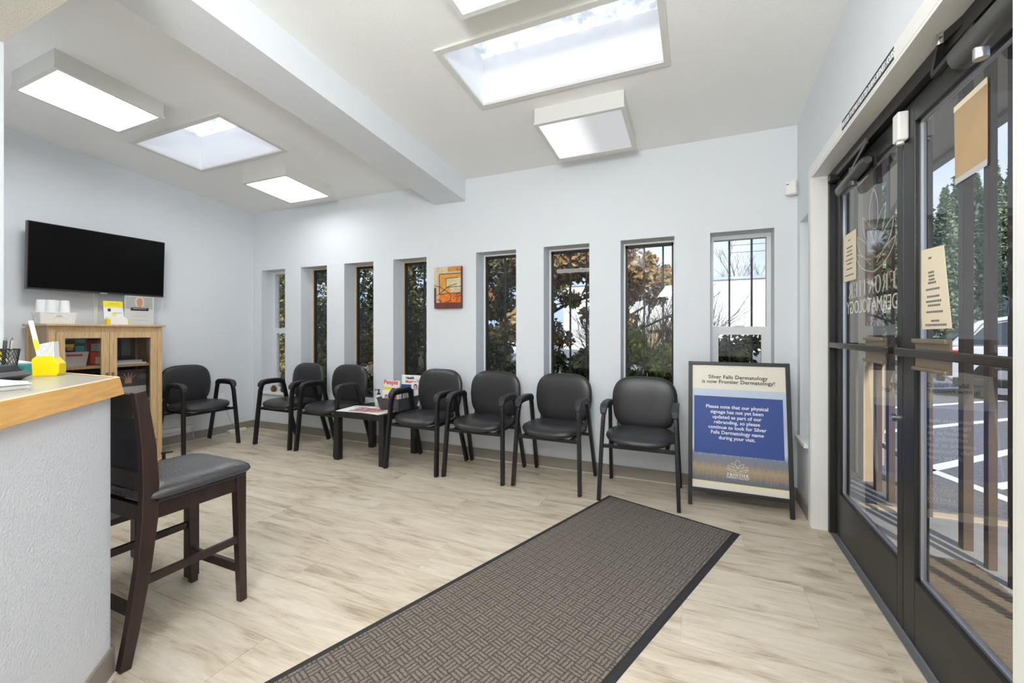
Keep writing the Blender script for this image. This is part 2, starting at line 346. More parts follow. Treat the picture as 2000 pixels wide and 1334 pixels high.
def cushion(w, h, t, n=3.0, rings=7, seg=40, taper=0, top=1.0):
    """soft pad: superellipse outline w x h in local x,y, thickness t in z"""
    vs = []; fs = []
    def outline(th):
        c, s_ = math.cos(th), math.sin(th); x = abs(c)**(2/n)*(1 if c >= 0 else -1)*w/2; y = abs(s_)**(2/n)*(1 if s_ >= 0 else -1)*h/2
        return x*(1+taper*y/(h/2)), y
    prof = [(1-.985*math.cos(a*PI/2/rings)**1.0, math.sin(a*PI/2/rings)) for a in range(rings+1)]
    layers = []
    for k in range(rings+1):   # top side: from centre to the rim
        r = math.sin(k/rings*PI/2); z = (1-r**3.5)**(1/2.2); layers.append((r, z*t/2*top))
    for k in range(rings-1, -1, -1):
        r = math.sin(k/rings*PI/2); z = -(1-r**5)**(1/2.2); layers.append((r, z*t/2))
    layers[0] = (.02, layers[0][1]); layers[-1] = (.02, layers[-1][1])
    for r, z in layers:
        for i in range(seg):
            x, y = outline(2*PI*i/seg); vs.append(Vector((x*r, y*r, z)))
    L = len(layers)
    for a in range(L-1):
        for i in range(seg): fs.append((a*seg+i, a*seg+(i+1) % seg, (a+1)*seg+(i+1) % seg, (a+1)*seg+i))
    fs += [tuple(range(seg)), tuple((L-1)*seg+i for i in range(seg))[::-1]]
    return vs, fs

# ------------------------------------------------------------------ the room
YB, XL, XR, YN = 3.5135, -5.0155, .635, -2.6
K = .0858
def cz(y): return 2.62+K*(YB-y)
CE = 1.62; 
# floor planks
fl = shell('floor')
MB().box(XL-.1, XR+.16, YN-.1, YB+.2, -.06, -.0022).build('subfloor', 'caulk', fl)
pw, pl = .3045, 1.22
mb = MB().box(0, pl-.0012, 0, pw-.0012, -.002, 0); p0 = mb.build('plank', 'floor', fl); first = True
row = 0; y = 1.121-pw*13
while y < YB:
    x = -1.523-pl*4+((row*.4133) % 1)*pl - (pl if row else 0)
    if row == 12: x = -1.523-pl*4
    while x < XR+.05:
        if x+pl > XL and x < XR+.05 and y+pw > YN:
            x0, x1, y1 = max(x, XL), min(x+pl, XR+.11), min(y+pw, YB)
            if x1-x0 > .02:
                full = (x1-x0 > pl-.001 and y1-y > pw-.001)
                if full and first: p0.location = (x, y, 0); first = False
                elif full: c = p0.copy(); COL.objects.link(c); c.location = (x, y, 0)
                else: MB().box(0, x1-x0-.0012, 0, y1-y-.0012, -.002, 0).build('plank', 'floor', fl, loc=(x0, y, 0))
        x += pl
    y += pw; row += 1

# back wall with eight slots
wins = [(-4.862, -4.455), (-4.195, -3.79), (-3.535, -3.13), (-2.87, -2.46), (-1.905, -1.497), (-1.235, -.832), (-.575, -.167), (.084, .498)]
WZ0, WZ1 = .43, 1.918; RV = .19
def slot_wall(name, ax, p0, p1, a0, a1, z0, z1f, slots, zb, zt, m='wall'):
    mb = MB()
    def bx(u0, u1, w0, w1):
        if ax == 'x': mb.box(u0, u1, p0, p1, w0, w1)
        else: mb.box(p0, p1, u0, u1, w0, w1)
    c = a0
    for s0, s1 in slots: bx(c, s0, zb, zt); c = s1
    bx(c, a1, zb, zt); bx(a0, a1, z0, zb); bx(a0, a1, zt, z1f)
    o = mb.build(name, m); o['kind'] = 'structure'; return o
slot_wall('wall_back', 'x', YB, YB+RV+.02, XL-.15, XR+.17, -.1, 3.0, wins, WZ0, WZ1)
MB().box(XL-.15, XL, YN-.15, YB+.2, -.1, 3.6).build('wall_left', 'wall')['kind'] = 'structure'
MB().box(XL-.15, XR+.3, YN-.15, YN, -.1, 3.6).build('wall_near', 'wall')['kind'] = 'structure'
# right wall: door opening y 1.262..3.07, z 0..2.11 ; narrow side window y 3.16..3.43
DY0, DY1, DZ = 1.262, 3.064, 2.112
mb = MB(); T = .165
mb.box(XR, XR+T, YN, DY0, -.1, 3.6); mb.box(XR, XR+T, DY0, DY1, DZ, 3.6)
mb.box(XR, XR+T, DY1, 3.165, -.1, 3.6); mb.box(XR, XR+T, 3.165, 3.43, -.1, .455); mb.box(XR, XR+T, 3.165, 3.43, 1.922, 3.6); mb.box(XR, XR+T, 3.43, YB, -.1, 3.6)
mb.build('wall_right', 'wall')['kind'] = 'structure'
# sloping ceiling with two openings
SKY = [(-4.284, -3.19, 1.981, 2.49), (-1.317, -.176, 2.03, 2.53)]
mb = MB()
HOLE = [(a-.0205, b+.0205, c-.0205, d+.0205) for a, b, c, d in SKY]
xs = sorted({XL-.15, XR+.17}|{v for s in HOLE for v in s[:2]}); ys = sorted({YN-.15, YB+.2}|{v for s in HOLE for v in s[2:]})
for xa, xb in zip(xs, xs[1:]):
    for ya, yb in zip(ys, ys[1:]):
        if any(xa >= s[0]-1e-6 and xb <= s[1]+1e-6 and ya >= s[2]-1e-6 and yb <= s[3]+1e-6 for s in HOLE): continue
        mb.hexa([(xa, ya, cz(ya)), (xb, ya, cz(ya)), (xb, yb, cz(yb)), (xa, yb, cz(yb))], [(xa, ya, cz(ya)+.12), (xb, ya, cz(ya)+.12), (xb, yb, cz(yb)+.12), (xa, yb, cz(yb)+.12)])
mb.build('ceiling', 'ceiling')['kind'] = 'structure'
def slab(mb, x0, x1, y0, y1, d0, d1):   # box that follows the ceiling slope, d = distance below it
    mb.hexa([(x0, y0, cz(y0)-d1), (x1, y0, cz(y0)-d1), (x1, y1, cz(y1)-d1), (x0, y1, cz(y1)-d1)], [(x0, y0, cz(y0)-d0), (x1, y0, cz(y0)-d0), (x1, y1, cz(y1)-d0), (x0, y1, cz(y1)-d0)])
mb = MB(); slab(mb, -2.345, -2.018, YN, YB, 0, .203); mb.build('ceiling_beam', 'wall')['kind'] = 'structure'
# skylights
for i, (x0, x1, y0, y1) in enumerate(SKY):
    lab = ['skylight over the television side of the room', 'wide bright skylight between the two right-hand ceiling lights'][i]
    c = ((x0+x1)/2, (y0+y1)/2, cz((y0+y1)/2)); t = thing('skylight', lab, 'skylight', c)
    H = .3; w = .02
    mb = MB(c)
    slab(mb, x0-w, x0, y0-w, y1+w, -H, -.0); slab(mb, x1, x1+w, y0-w, y1+w, -H, 0); slab(mb, x0, x1, y0-w, y0, -H, 0); slab(mb, x0, x1, y1, y1+w, -H, 0)
    mb.build('shaft', 'shaft', t)
    mb = MB(c); slab(mb, x0-w, x1+w, y0-w, y1+w, -H-.006, -H); mb.build('pane', 'dome', t)
    e = .035
    for (a, b, c0, d) in ((x0-e, x1+e, y0-e, y0), (x0-e, x1+e, y1, y1+e), (x0-e, x0, y0, y1), (x1, x1+e, y0, y1)):
        mb = MB(c); slab(mb, a, b, c0, d, -.001, .012); mb.build('trim_strip', 'fixture', t)
# ceiling lights
def ceiling_light(label, x0, x1, y0, y1, d=.11, lens='lens'):
    c = ((x0+x1)/2, (y0+y1)/2, cz((y0+y1)/2)-d/2); t = thing('ceiling_light', label, 'light', c, group='square surface mounted ceiling lights')
    mb = MB(c); w = .006
    slab(mb, x0, x1, y0, y0+w, -.001, d-.0125); slab(mb, x0, x1, y1-w, y1, -.001, d-.0125); slab(mb, x0, x0+w, y0+w, y1-w, -.001, d-.0125); slab(mb, x1-w, x1, y0+w, y1-w, -.001, d-.0125); slab(mb, x0+w, x1-w, y0+w, y1-w, .002, .01)
    mb.build('housing', 'fixture', t)
    mb = MB(c); f = .022
    slab(mb, x0-.004, x1+.004, y0-.004, y0+f, d-.012, d); slab(mb, x0-.004, x1+.004, y1-f, y1+.004, d-.012, d); slab(mb, x0-.004, x0+f, y0+f, y1-f, d-.012, d); slab(mb, x1-f, x1+.004, y0+f, y1-f, d-.012, d)
    mb.build('lens_frame', 'fixture', t)
    mb = MB(c); slab(mb, x0+f, x1-f, y0+f, y1-f, d-.009, d-.005); mb.build('lens', lens, t)
ceiling_light('brightly lit boxy ceiling light at far left, nearest above the television', -3.965, -3.41, 1.19, 1.74)
ceiling_light('lit boxy ceiling light near the far left corner of the room', -3.965, -3.385, 2.672, 3.2, lens='lens_far')
ceiling_light('lit ceiling light cut by the top edge above the wide skylight', -1.03, -.43, 1.2, 1.752, lens='lens_soft')
ceiling_light('dim ceiling light with only its left half lit, near the back wall', -1.018, -.422, 2.705, 3.235, lens='lens_half')
# reception side: pier, lowered ceiling
MB().box(XL, -2.69, .62, .785, 0, 3.1).build('wall_reception', 'wall')['kind'] = 'structure'
poly = [(-2.69, .78), (-2.69, YN), (-1.0, YN), (-1.0, -.06), (-1.85, .78)]
mb = MB().prism([(x, y, 2.4) for x, y in poly], (0, 0, .75)); mb.build('ceiling_reception', 'popcorn')['kind'] = 'structure'

# baseboards
def base_run(name, x0, x1, y0, y1):
    b = MB().box(x0, x1, y0, y1, .004, .092).build(name, 'base'); b['kind'] = 'structure'; return b
base_run('baseboard_back', XL+.012, XR-.012, YB-.012, YB)
base_run('baseboard_left', XL, XL+.012, .79, YB)
b = base_run('baseboard_right', XR-.012, XR, 3.14, YB-.012)
MB().box(XL, XR, YB-.02, YB-.012, 0, .008).build('trim_1', 'caulk')['kind'] = 'structure'
MB().box(XL+.012, XL+.02, .79, YB-.02, 0, .008).build('trim_2', 'caulk')['kind'] = 'structure'
MB().box(XR-.02, XR-.012, 3.14, YB-.02, 0, .008).build('trim_3', 'caulk')['kind'] = 'structure'

# windows
for i, (x0, x1) in enumerate(wins):
    w = shell('window_%d' % (i+1), ((x0+x1)/2, YB+RV, WZ0)); off = w.location
    yf = YB+RV-.03
    if i in (0, 7):
        a = 'steelroll'; mz = 1.20
        mb = MB(off); mb.box(x0, x0+.028, yf, yf+.06, WZ0, WZ1); mb.box(x1-.028, x1, yf, yf+.06, WZ0, WZ1); mb.box(x0+.028, x1-.028, yf, yf+.06, WZ1-.03, WZ1); mb.box(x0+.028, x1-.028, yf, yf+.06, WZ0, WZ0+.03)
        mb.build('window_frame', a, w)
        mb = MB(off); mb.box(x0+.028, x1-.028, yf-.008, yf+.04, mz-.045, mz+.018); mb.box(x0+.028, x0+.062, yf-.004, yf+.03, WZ0+.03, mz-.04); mb.box(x1-.062, x1-.028, yf-.004, yf+.03, WZ0+.03, mz-.04); mb.box(x0+.028, x1-.028, yf-.004, yf+.03, WZ0+.03, WZ0+.06)
        mb.build('sash', a, w)
        MB(off).box((x0+x1)/2-.03, (x0+x1)/2+.03, yf-.018, yf-.006, mz+.018, mz+.026).build('latch', a, w)
        MB(off).box(x0+.028, x1-.028, yf+.045, yf+.05, mz, WZ1-.03).build('pane', 'window_glass', w)
        MB(off).box(x0+.06, x1-.06, yf+.015, yf+.02, WZ0+.06, mz-.04).build('pane', 'window_glass', w)
    else:
        mb = MB(off); e = .014; mb.box(x0, x0+e, yf, yf+.05, WZ0, WZ1); mb.box(x1-e, x1, yf, yf+.05, WZ0, WZ1); mb.box(x0+e, x1-e, yf, yf+.05, WZ1-e, WZ1); mb.box(x0+e, x1-e, yf, yf+.05, WZ0, WZ0+e)
        mb.build('window_stop', 'white' if i > 3 else 'tanframe', w)
        mb = MB(off); g = .014; mb.box(x0+e, x0+e+g, yf+.012, yf+.045, WZ0+e, WZ1-e); mb.box(x1-e-g, x1-e, yf+.012, yf+.045, WZ0+e, WZ1-e); mb.box(x0+e, x1-e, yf+.012, yf+.045, WZ1-e-g*1.6, WZ1-e); mb.box(x0+e, x1-e, yf+.012, yf+.045, WZ0+e, WZ0+e+g)
        mb.build('window_frame', 'gasket', w)
        MB(off).box(x0+e+g*.8, x1-e-g*.8, yf+.026, yf+.031, WZ0+e, WZ1-e).build('pane', 'window_glass', w)
    MB(off).box(x0, x1, YB-.028, yf, WZ0-.002, WZ0+.022, .004).build('window_sill', 'white', w)
    for q in (.36, .74):
        xb = x0+(x1-x0)*q
        MB(off).box(xb-.007, xb+.007, YB+.33, YB+.345, -.05, 2.06).build('outside_bar', 'gasket', w)
    MB(off).box(x0-.15, x1+.15, YB+.325, YB+.35, 2.03, 2.06).build('outside_rail', 'gasket', w)
# narrow side window right of the corner
w = shell('window_9', (XR, 3.3, .455)); off = w.location
MB(off).box(XR+.12, XR+.15, 3.165, 3.43, .455, 1.922).build('window_frame', 'white', w)
MB(off).box(XR-.03, XR+.12, 3.15, 3.435, .452, .476, .004).build('window_sill', 'white', w)

# ------------------------------------------------------------------ entrance
cs = shell('trim_4', (XR, DY1, 0)); off = cs.location     # white casing round the opening
cx0 = XR-.014
MB(off).box(cx0, XR+.002, DY1, DY1+.062, 0, DZ+.062, .003).build('casing', 'white', cs)
MB(off).box(cx0, XR+.002, DY0-.062, DY0, 0, DZ+.062, .003).build('casing', 'white', cs)
MB(off).box(cx0, XR+.002, DY0, DY1, DZ, DZ+.062, .003).build('casing', 'white', cs)
mb = MB(off); mb.box(XR-.012, XR+.07, DY1-.012, DY1+.001, 0, DZ); mb.box(XR-.012, XR+.07, DY0-.001, DY0+.012, 0, DZ); mb.box(XR-.012, XR+.07, DY0, DY1, DZ-.012, DZ+.001); mb.build('jamb', 'white', cs)
df = shell('trim_5', (.7, DY1, 0)); off = df.location     # dark frame of the pair of doors
XD = .755; ya, yb = DY0+.012, DY1-.012
mb = MB(off); mb.box(XR+.07, XD+.05, yb-.035, yb, 0, DZ-.012); mb.box(XR+.07, XD+.05, ya, ya+.035, 0, DZ-.012); mb.box(XR+.07, XD+.05, ya, yb, 2.045, DZ-.012); mb.box(XD+.02, XD+.05, ya, yb, 2.03, 2.05)
mb.build('door_frame', 'bronze_black', df)
mb = MB(off)
for k, (a, b, h) in enumerate(((XR+.07, XR+.1, .006), (XR+.1, XD+.0, .012), (XD, XD+.06, .009))): mb.box(a, b, ya, yb, -.002, h)
mb.build('threshold', 'alu', df)
MB(off).box(XR+.0, XR+.072, DY0+.01, DY1-.01, -.004, .0008).build('floor_edge', 'floor', df)
YM = 2.13
LEAVES = [(YM+.002, yb-.037, 'left'), (ya+.037, YM-.002, 'right')]
doors = []
for k, (a, b, s) in enumerate(LEAVES):
    d = shell('door_%d' % (k+1), (XD, (a+b)/2, 0)); off = d.location; doors.append(d)
    x0, x1 = XD-.022, XD+.022; st = .055 if k == 0 else .055; g0, g1, zb, zt = a+st, b-st, .262, 1.955
    if k == 0: g0, g1 = 2.185, 2.945
    else: g0, g1 = a+.055, 2.035
    MB(off).box(x0, x1, a, g0, .014, 2.04, .003).build('stile', 'bronze', d); MB(off).box(x0, x1, g1, b, .014, 2.04, .003).build('stile', 'bronze', d)
    MB(off).box(x0, x1, g0, g1, .014, zb, .003).build('bottom_rail', 'bronze', d); MB(off).box(x0, x1, g0, g1, zt, 2.04, .003).build('top_rail', 'bronze', d)
    mb = MB(off)
    for u0, u1, v0, v1 in ((g0, g0+.01, zb, zt), (g1-.01, g1, zb, zt), (g0, g1, zb, zb+.01), (g0, g1, zt-.01, zt)): mb.box(XD-.007, XD+.009, u0, u1, v0, v1)
    mb.build('glazing_bead', 'alu', d)
    MB(off).box(XD-.003, XD+.003, g0+.004, g1-.004, zb+.004, zt-.004).build('pane', 'door_glass', d)
    # push bar with its plate
    pa, pb = (2.21, 2.43) if k == 0 else (1.72, 1.945)
    mb = MB(off); mb.box(XD-.062, XD-.046, a+.03, b-.03, 1.088, 1.118, .004); mb.box(XD-.05, XD-.02, a+.03, a+.055, 1.09, 1.116); mb.box(XD-.05, XD-.02, b-.055, b-.03, 1.09, 1.116); mb.build('push_bar', 'bar', d)
    mb = MB(off); mb.box(XD-.052, XD-.046, pa, pb, 1.045, 1.155); mb.box(XD-.064, XD-.05, pa, pb, 1.140, 1.155, .003); mb.box(XD-.064, XD-.05, pa, pb, 1.045, 1.058, .003); mb.build('push_plate', 'plate', d)
    # closer
    if k == 0:
        c = thing('door_closer', 'grey door closer with folded arm on the left glass door', 'door closer', (XD-.05, 2.62, 1.96)); o2 = c.location
        MB(o2).tube([(XD-.052, 2.83, 1.925), (XD-.052, 2.80, 1.935), (XD-.052, 2.43, 1.955), (XD-.052, 2.40, 1.955)], [.012, .026, .026, .016], 14).build('body', 'closer', c, smooth='auto')
        MB(o2).box(XD-.03, XD-.02, 2.4, 2.62, 1.92, 1.99).build('back_plate', 'bronze', c)
        MB(o2).tube([(XD-.052, 2.6, 1.9), (XD-.052, 2.6, 1.99)], .017, 12).build('spindle', 'closer', c, smooth='auto')
        mb = MB(o2); mb.sweep([(XD-.052, 2.6, 1.992), (XR+.05, 2.35, 2.022)], .02, .007, (0, 0, 1)); mb.sweep([(XR+.05, 2.35, 2.03), (XD-.045, 2.92, 2.058)], .02, .007, (0, 0, 1)); mb.build('arm', 'closer', c)
        mb = MB(o2); mb.box(XD-.075, XD-.03, 2.9, 2.95, 2.03, 2.06); mb.build('arm_shoe', 'bronze', c)
    else:
        c = thing('door_closer', 'large grey door closer above the right glass door, cut by the white casing', 'door closer', (XD-.05, 1.5, 1.96)); o2 = c.location
        MB(o2).tube([(XD-.06, 1.66, 1.965), (XD-.06, 1.63, 1.965), (XD-.06, 1.32, 1.965)], [.018, .036, .036], 18).build('body', 'closer', c, smooth='auto')
        MB(o2).tube([(XD-.065, 1.535, 1.905), (XD-.065, 1.535, 1.935)], .016, 16).build('spindle', 'alu', c, smooth='auto')
        mb = MB(o2); mb.sweep([(XD-.06, 1.56, 2.01), (XR+.065, 1.80, 2.005)], .016, .02, (0, 0, 1)); mb.sweep([(XR+.065, 1.80, 2.012), (XR+.055, 1.73, 2.115-.03)], [.018, .018], .02, (0, 1, 0)); mb.sweep([(XR+.06, 1.74, 2.085), (XD-.02, 1.52, 2.09)], .03, .01, (0, 0, 1)); mb.build('arm', 'bronze', c)
        MB(o2).tube([(XR+.055, 1.735, 2.065), (XR+.055, 1.735, 2.097)], .013, 14).build('pivot', 'chrome', c, smooth='auto')
# lock cylinder on the meeting stile
d = doors[0]; off = d.location
MB(off).tube([(XD-.022, 2.2, .83), (XD-.036, 2.2, .83)], .016, 16).build('lock_cylinder', 'chrome', d, smooth='auto')
# outside weather: the cream lettering on the left leaf reads from outside
def serif(word, h, w, gap, bold=.2):
    """slab-serif capitals as polygons; returns list of 2D polygons and the total width"""
    out = []; x = 0; t = bold*h; s = .07*h
    def R(a, b, c, d): out.append([(x+a, b), (x+c, b), (x+c, d), (x+a, d)])
    for ch in word:
        W_ = w*h*(1.15 if ch in 'NO' else .62 if ch == 'I' else 1)
        if ch in 'FERI': 
            px = .06*h if ch != 'I' else W_/2-t/2
            R(px, 0, px+t, h); R(px-.07*h, 0, px+t+.07*h, s); R(px-.07*h, h-s, px+t+.07*h, h)
        if ch in 'FE': R(.06*h, h-s, W_, h); R(W_-s*.8, h-.24*h, W_, h); R(.06*h+t, .5*h-s/2, W_*.8, .5*h+s/2); R(W_*.74, .4*h, W_*.8, .6*h)
        if ch == 'E': R(.06*h, 0, W_, s); R(W_-s*.8, 0, W_, .24*h)
        if ch == 'T': R(W_/2-t/2, 0, W_/2+t/2, h); R(W_/2-t/2-.08*h, 0, W_/2+t/2+.08*h, s); R(0, h-s, W_, h); R(0, h-.24*h, s*.8, h); R(W_-s*.8, h-.24*h, W_, h)
        if ch == 'N':
            R(.08*h, 0, .08*h+s, h); R(0, 0, .24*h, s); R(W_-.14*h, 0, W_-.14*h+s, h); R(W_-.26*h, h-s, W_, h); R(0, h-s, .2*h, h)
            out.append([(x+.04*h, h), (x+.04*h+t, h), (x+W_-.14*h+s, 0), (x+W_-.14*h+s-t*.8, 0)])
        if ch == 'R':
            n = 10
            for i in range(n):
                a0, a1 = PI/2-PI*i/n, PI/2-PI*(i+1)/n; cx_, cy_ = x+W_*.45, h*.74; ro, ri = (W_*.42, h*.26), (W_*.42-t, h*.26-s)
                out.append([(cx_+ro[0]*math.cos(a0), cy_+ro[1]*math.sin(a0)), (cx_+ro[0]*math.cos(a1), cy_+ro[1]*math.sin(a1)), (cx_+ri[0]*math.cos(a1), cy_+ri[1]*math.sin(a1)), (cx_+ri[0]*math.cos(a0), cy_+ri[1]*math.sin(a0))])
            R(.06*h+t, h-s, W_*.46, h); R(.06*h+t, .48*h, W_*.46, .48*h+s)
            out.append([(x+W_*.42, .5*h), (x+W_*.42+t, .5*h), (x+W_+.04*h, 0), (x+W_+.04*h-t, 0)])
        if ch == 'O':
            n = 20
            for i in range(n):
                a0, a1 = 2*PI*i/n, 2*PI*(i+1)/n; cx_, cy_ = x+W_/2, h/2; ro, ri = (W_/2, h*.52), (W_/2-t, h*.52-s)
                out.append([(cx_+ro[0]*math.cos(a0), cy_+ro[1]*math.sin(a0)), (cx_+ro[0]*math.cos(a1), cy_+ro[1]*math.sin(a1)), (cx_+ri[0]*math.cos(a1), cy_+ri[1]*math.sin(a1)), (cx_+ri[0]*math.cos(a0), cy_+ri[1]*math.sin(a0))])
        x += W_+gap*h
    return out, x-gap*h
def put_serif(word, h, width, m, parent, at, X, Y, name='lettering', bold=.2, off=(0, 0, 0)):
    polys, tw = serif(word, h, .72, .16, bold); X = Vector(X).normalized(); Y = Vector(Y).normalized(); Z = X.cross(Y); k = width/tw
    mb = MB(off); A = Vector(at)
    for p in polys: mb.prism([A+X*(a*k-width/2)+Y*b for a, b in p], Z*.0007)
    return mb.build(name, m, parent)
def bez(a, b, c, n=10): return [((1-t)**2*a[0]+2*t*(1-t)*b[0]+t*t*c[0], (1-t)**2*a[1]+2*t*(1-t)*b[1]+t*t*c[1]) for t in [i/n for i in range(n+1)]]
def flower_lines(s):   # line drawn blossom: unit height s, centred on x, base at 0
    L = []
    for k in (-1, 1):
        L += [bez((0, .98), (.20*k, .80), (.10*k, .50)), bez((.10*k, .50), (.02*k, .40), (0, .30)),
              bez((.36*k, .72), (.34*k, .46), (.16*k, .36)), bez((.36*k, .72), (.20*k, .66), (.10*k, .52)),
              bez((.56*k, .52), (.52*k, .22), (.10*k, .16)), bez((.56*k, .52), (.34*k, .46), (.2*k, .34)),
              bez((.62*k, .30), (.5*k, .06), (0, 0)), bez((.62*k, .30), (.36*k, .26), (.1*k, .1))]
    L += [[(.09*math.cos(t*.3), .42+.09*math.sin(t*.3)) for t in range(22)]]
    return [[(a*s, b*s) for a, b in l] for l in L]
d = doors[0]; off = d.location; xg = XD+.0035
put_serif('FRONTIER', .083, .60, 'cream_letters', d, (xg, 2.575, 1.358), (0, 1, 0), (0, 0, 1), off=off)
text('DERMATOLOGY', .098, 'cream_letters', d, (xg, 2.578, 1.275), (0, 1, 0), (0, 0, 1), sx=.92, off=off, bold=-.0005)
mb = MB(off)
for l in flower_lines(.40): ribbon(mb, l, .006, (0, 1, 0), (0, 0, 1), (xg, 2.52, 1.462))
mb.build('blossom_emblem', 'cream_letters', d)
# the ampersand-like glyph low on the left leaf is a cream decal seen past the bar
mb = MB(off); ribbon(mb, [(.045*math.cos(t*.32), .045*math.sin(t*.32)) for t in range(18)], .012, (0, 1, 0), (0, 0, 1), (xg, 2.27, .965)); mb.build('cream_ring_decal', 'cream_letters', d)
# door sensor, header sticker, motion sensor
t = thing('door_contact', 'small white plastic contact box at the top between the glass doors', 'sensor', (XD-.03, 2.1, 1.965))
MB(t.location).box(XD-.056, XD-.022, 2.075, 2.128, 1.91, 2.02, .006).build('cover', 'white', t); MB(t.location).tube([(XD-.04, 2.1, 1.90), (XD-.04, 2.1, 1.912)], .012, 12).build('cap', 'white', t)
t = thing('door_notice_strip', 'black and white strip notice on the casing above the doors', 'sign', (cx0, 2.16, 2.143))
MB(t.location).box(cx0-.001, cx0, 1.875, 2.45, 2.121, 2.166).build('strip', 'ink', t)
text('THIS DOOR TO REMAIN UNLOCKED DURING BUSINESS HOURS', .036, 'white_ink', t, (cx0-.0015, 2.1625, 2.1305), (0, -1, 0), (0, 0, 1), sx=.565, off=t.location, bold=.0004)
t = thing('motion_sensor', 'small white motion sensor high in the right corner of the back wall', 'sensor', (.6, 3.47, 2.17), rz=-.5)
MB().box(-.035, .03, -.03, .02, -.045, .045, .006).build('housing', 'white', t); MB().box(-.01, .02, .02, .045, -.02, .03).build('bracket', 'fixture', t); MB().box(-.028, -.012, -.032, -.029, .022, .026).build('led', 'ink', t)
# papers taped to the glass
def taped(label, name, pts, m, x, lines=(), th=.0012, tape=False):
    c = (x, sum(p[0] for p in pts)/4, sum(p[1] for p in pts)/4); t = thing(name, label, 'paper', c)
    MB(c).prism([(x, p[0], p[1]) for p in pts], (th, 0, 0)).build('sheet', m, t)
    (y0, z0), (y1, z1), (y2, z2), (y3, z3) = pts   # top-left, top-right, bottom-right, bottom-left as seen from inside
    if lines:
        mb = MB(c)
        for f, wd in lines:
            ym = (y0+y1)/2*(1-f)+(y3+y2)/2*f; zm = (z0+z1)/2*(1-f)+(z3+z2)/2*f; w = abs(y0-y1)*wd/2
            n = max(2, int(wd*14))
            for k in range(n):
                a = ym+w-2*w*k/n; mb.box(x-.0006, x, a-2*w/n*.8, a, zm-.0035, zm+.0035)
        tag(mb.build('print', 'ink_grey', t), kind='stuff')
    if tape:
        MB(c).prism([(x-.001, y0, z0+.006), (x-.001, y1, z1+.006), (x-.001, y1, z1-.012), (x-.001, y0, z0-.012)], (.001, 0, 0)).build('tape', 'paper', t)
        MB(c).prism([(x-.001, y3, z3+.012), (x-.001, y2, z2+.012), (x-.001, y2, z2-.006), (x-.001, y3, z3-.006)], (.001, 0, 0)).build('tape', 'cable', t)
xin = XD-.0056
taped('cream notice with faint printed lines taped to the left door beside the emblem', 'taped_notice', [(2.93, 1.71), (2.73, 1.712), (2.73, 1.452), (2.93, 1.455)], 'paper', xin, [(.15, .2), (.3, .5), (.38, .4), (.46, .5), (.56, .6), (.64, .4), (.75, .5), (.88, .7)])
taped('large cream sheet of opening hours taped crookedly on the right door', 'opening_hours_sheet', [(2.062, 1.478), (1.872, 1.468), (1.822, 1.19), (2.018, 1.187)], 'paper', xin, [(.12, .12), (.3, .22), (.345, .22), (.39, .22), (.43, .3), (.51, .5), (.6, .45), (.66, .55), (.71, .45), (.79, .6), (.9, .3), (.95, .75)])
taped('small cream slip peeking from behind the opening hours sheet', 'paper_slip', [(2.072, 1.492), (2.035, 1.492), (2.035, 1.318), (2.072, 1.322)], 'paper', XD+.0035)
taped('blank brown cardboard panel taped high on the right door', 'cardboard_panel', [(1.806, 1.887), (1.637, 1.893), (1.637, 1.655), (1.80, 1.65)], 'card', xin-.001, tape=True)
taped('dim beige card at the top right of the left door glass', 'paper_card', [(2.33, 1.90), (2.24, 1.93), (2.24, 1.74), (2.33, 1.70)], 'soffit', XD+.004)

# ------------------------------------------------------------------ waiting room chairs (front towards local -y)
def make_chair(label):
    t = thing('waiting_chair', label, 'chair', group='black vinyl waiting room chairs')
    for s in (-1, 1):
        X = s*.262
        path = [(X, 0, 0), (X*.95, .028, .36), (X*.915, .045, .56), (X*.90, .058, .615), (X*.90, .085, .638), (X*.90, .16, .643), (X*.90, .255, .642), (X*.90, .29, .63), (X*.905, .31, .60), (X*.93, .36, .42), (X*.985, .485, 0)]
        MB().sweep(path, .024, .042).build('side_frame', 'steel', t, bevel=.004)
        pad = [(X*.90, .028, .598), (X*.90, .035, .632), (X*.90, .062, .655), (X*.90, .12, .664), (X*.90, .20, .664), (X*.90, .27, .660), (X*.90, .305, .642), (X*.90, .318, .615)]
        MB().sweep(pad, [.038, .05, .052, .046, .044, .044, .04, .034], [.018, .022, .024, .024, .024, .022, .02, .016]).build('armrest', 'plastic', t, bevel=.006, smooth='auto')
    mb = MB(); mb.box(-.247, .247, .03, .055, .362, .385); mb.box(-.25, .25, .35, .375, .352, .372); mb.box(-.2, -.175, .03, .42, .372, .392); mb.box(.175, .2, .03, .42, .372, .392)
    mb.build('seat_frame', 'steel', t, bevel=.002)
    for s in (-1, 1): MB().sweep([(s*.19, .33, .38), (s*.19, .42, .40), (s*.19, .44, .47), (s*.185, .462, .66)], .03, .008).build('back_bracket', 'steel', t)
    vs, fs = cushion(.475, .46, .085, n=2.9, taper=-.03)
    vs = [Vector((v.x, .215+v.y, .425+v.z+.012*(v.x/.24)**2-.016*max(0, (-v.y-.10)/.13)**2)) for v in vs]
    MB().add(vs, fs).build('seat', 'vinyl', t, smooth=True)
    vs, fs = cushion(.485, .405, .075, n=3.7, taper=-.0)
    out = []
    for v in vs:
        x, h, z = v.x, v.y, v.z
        wide = 1-.10*max(0, -h/.2)-.08*max(0, h/.2)**2
        x *= wide; yy = .398+.16*(h+.2)*.55-z-.28*x*x+0*h
        out.append(Vector((x, yy+.03, .628+h)))
    MB().add(out, fs).build('backrest', 'vinyl', t, smooth=True)
    return t
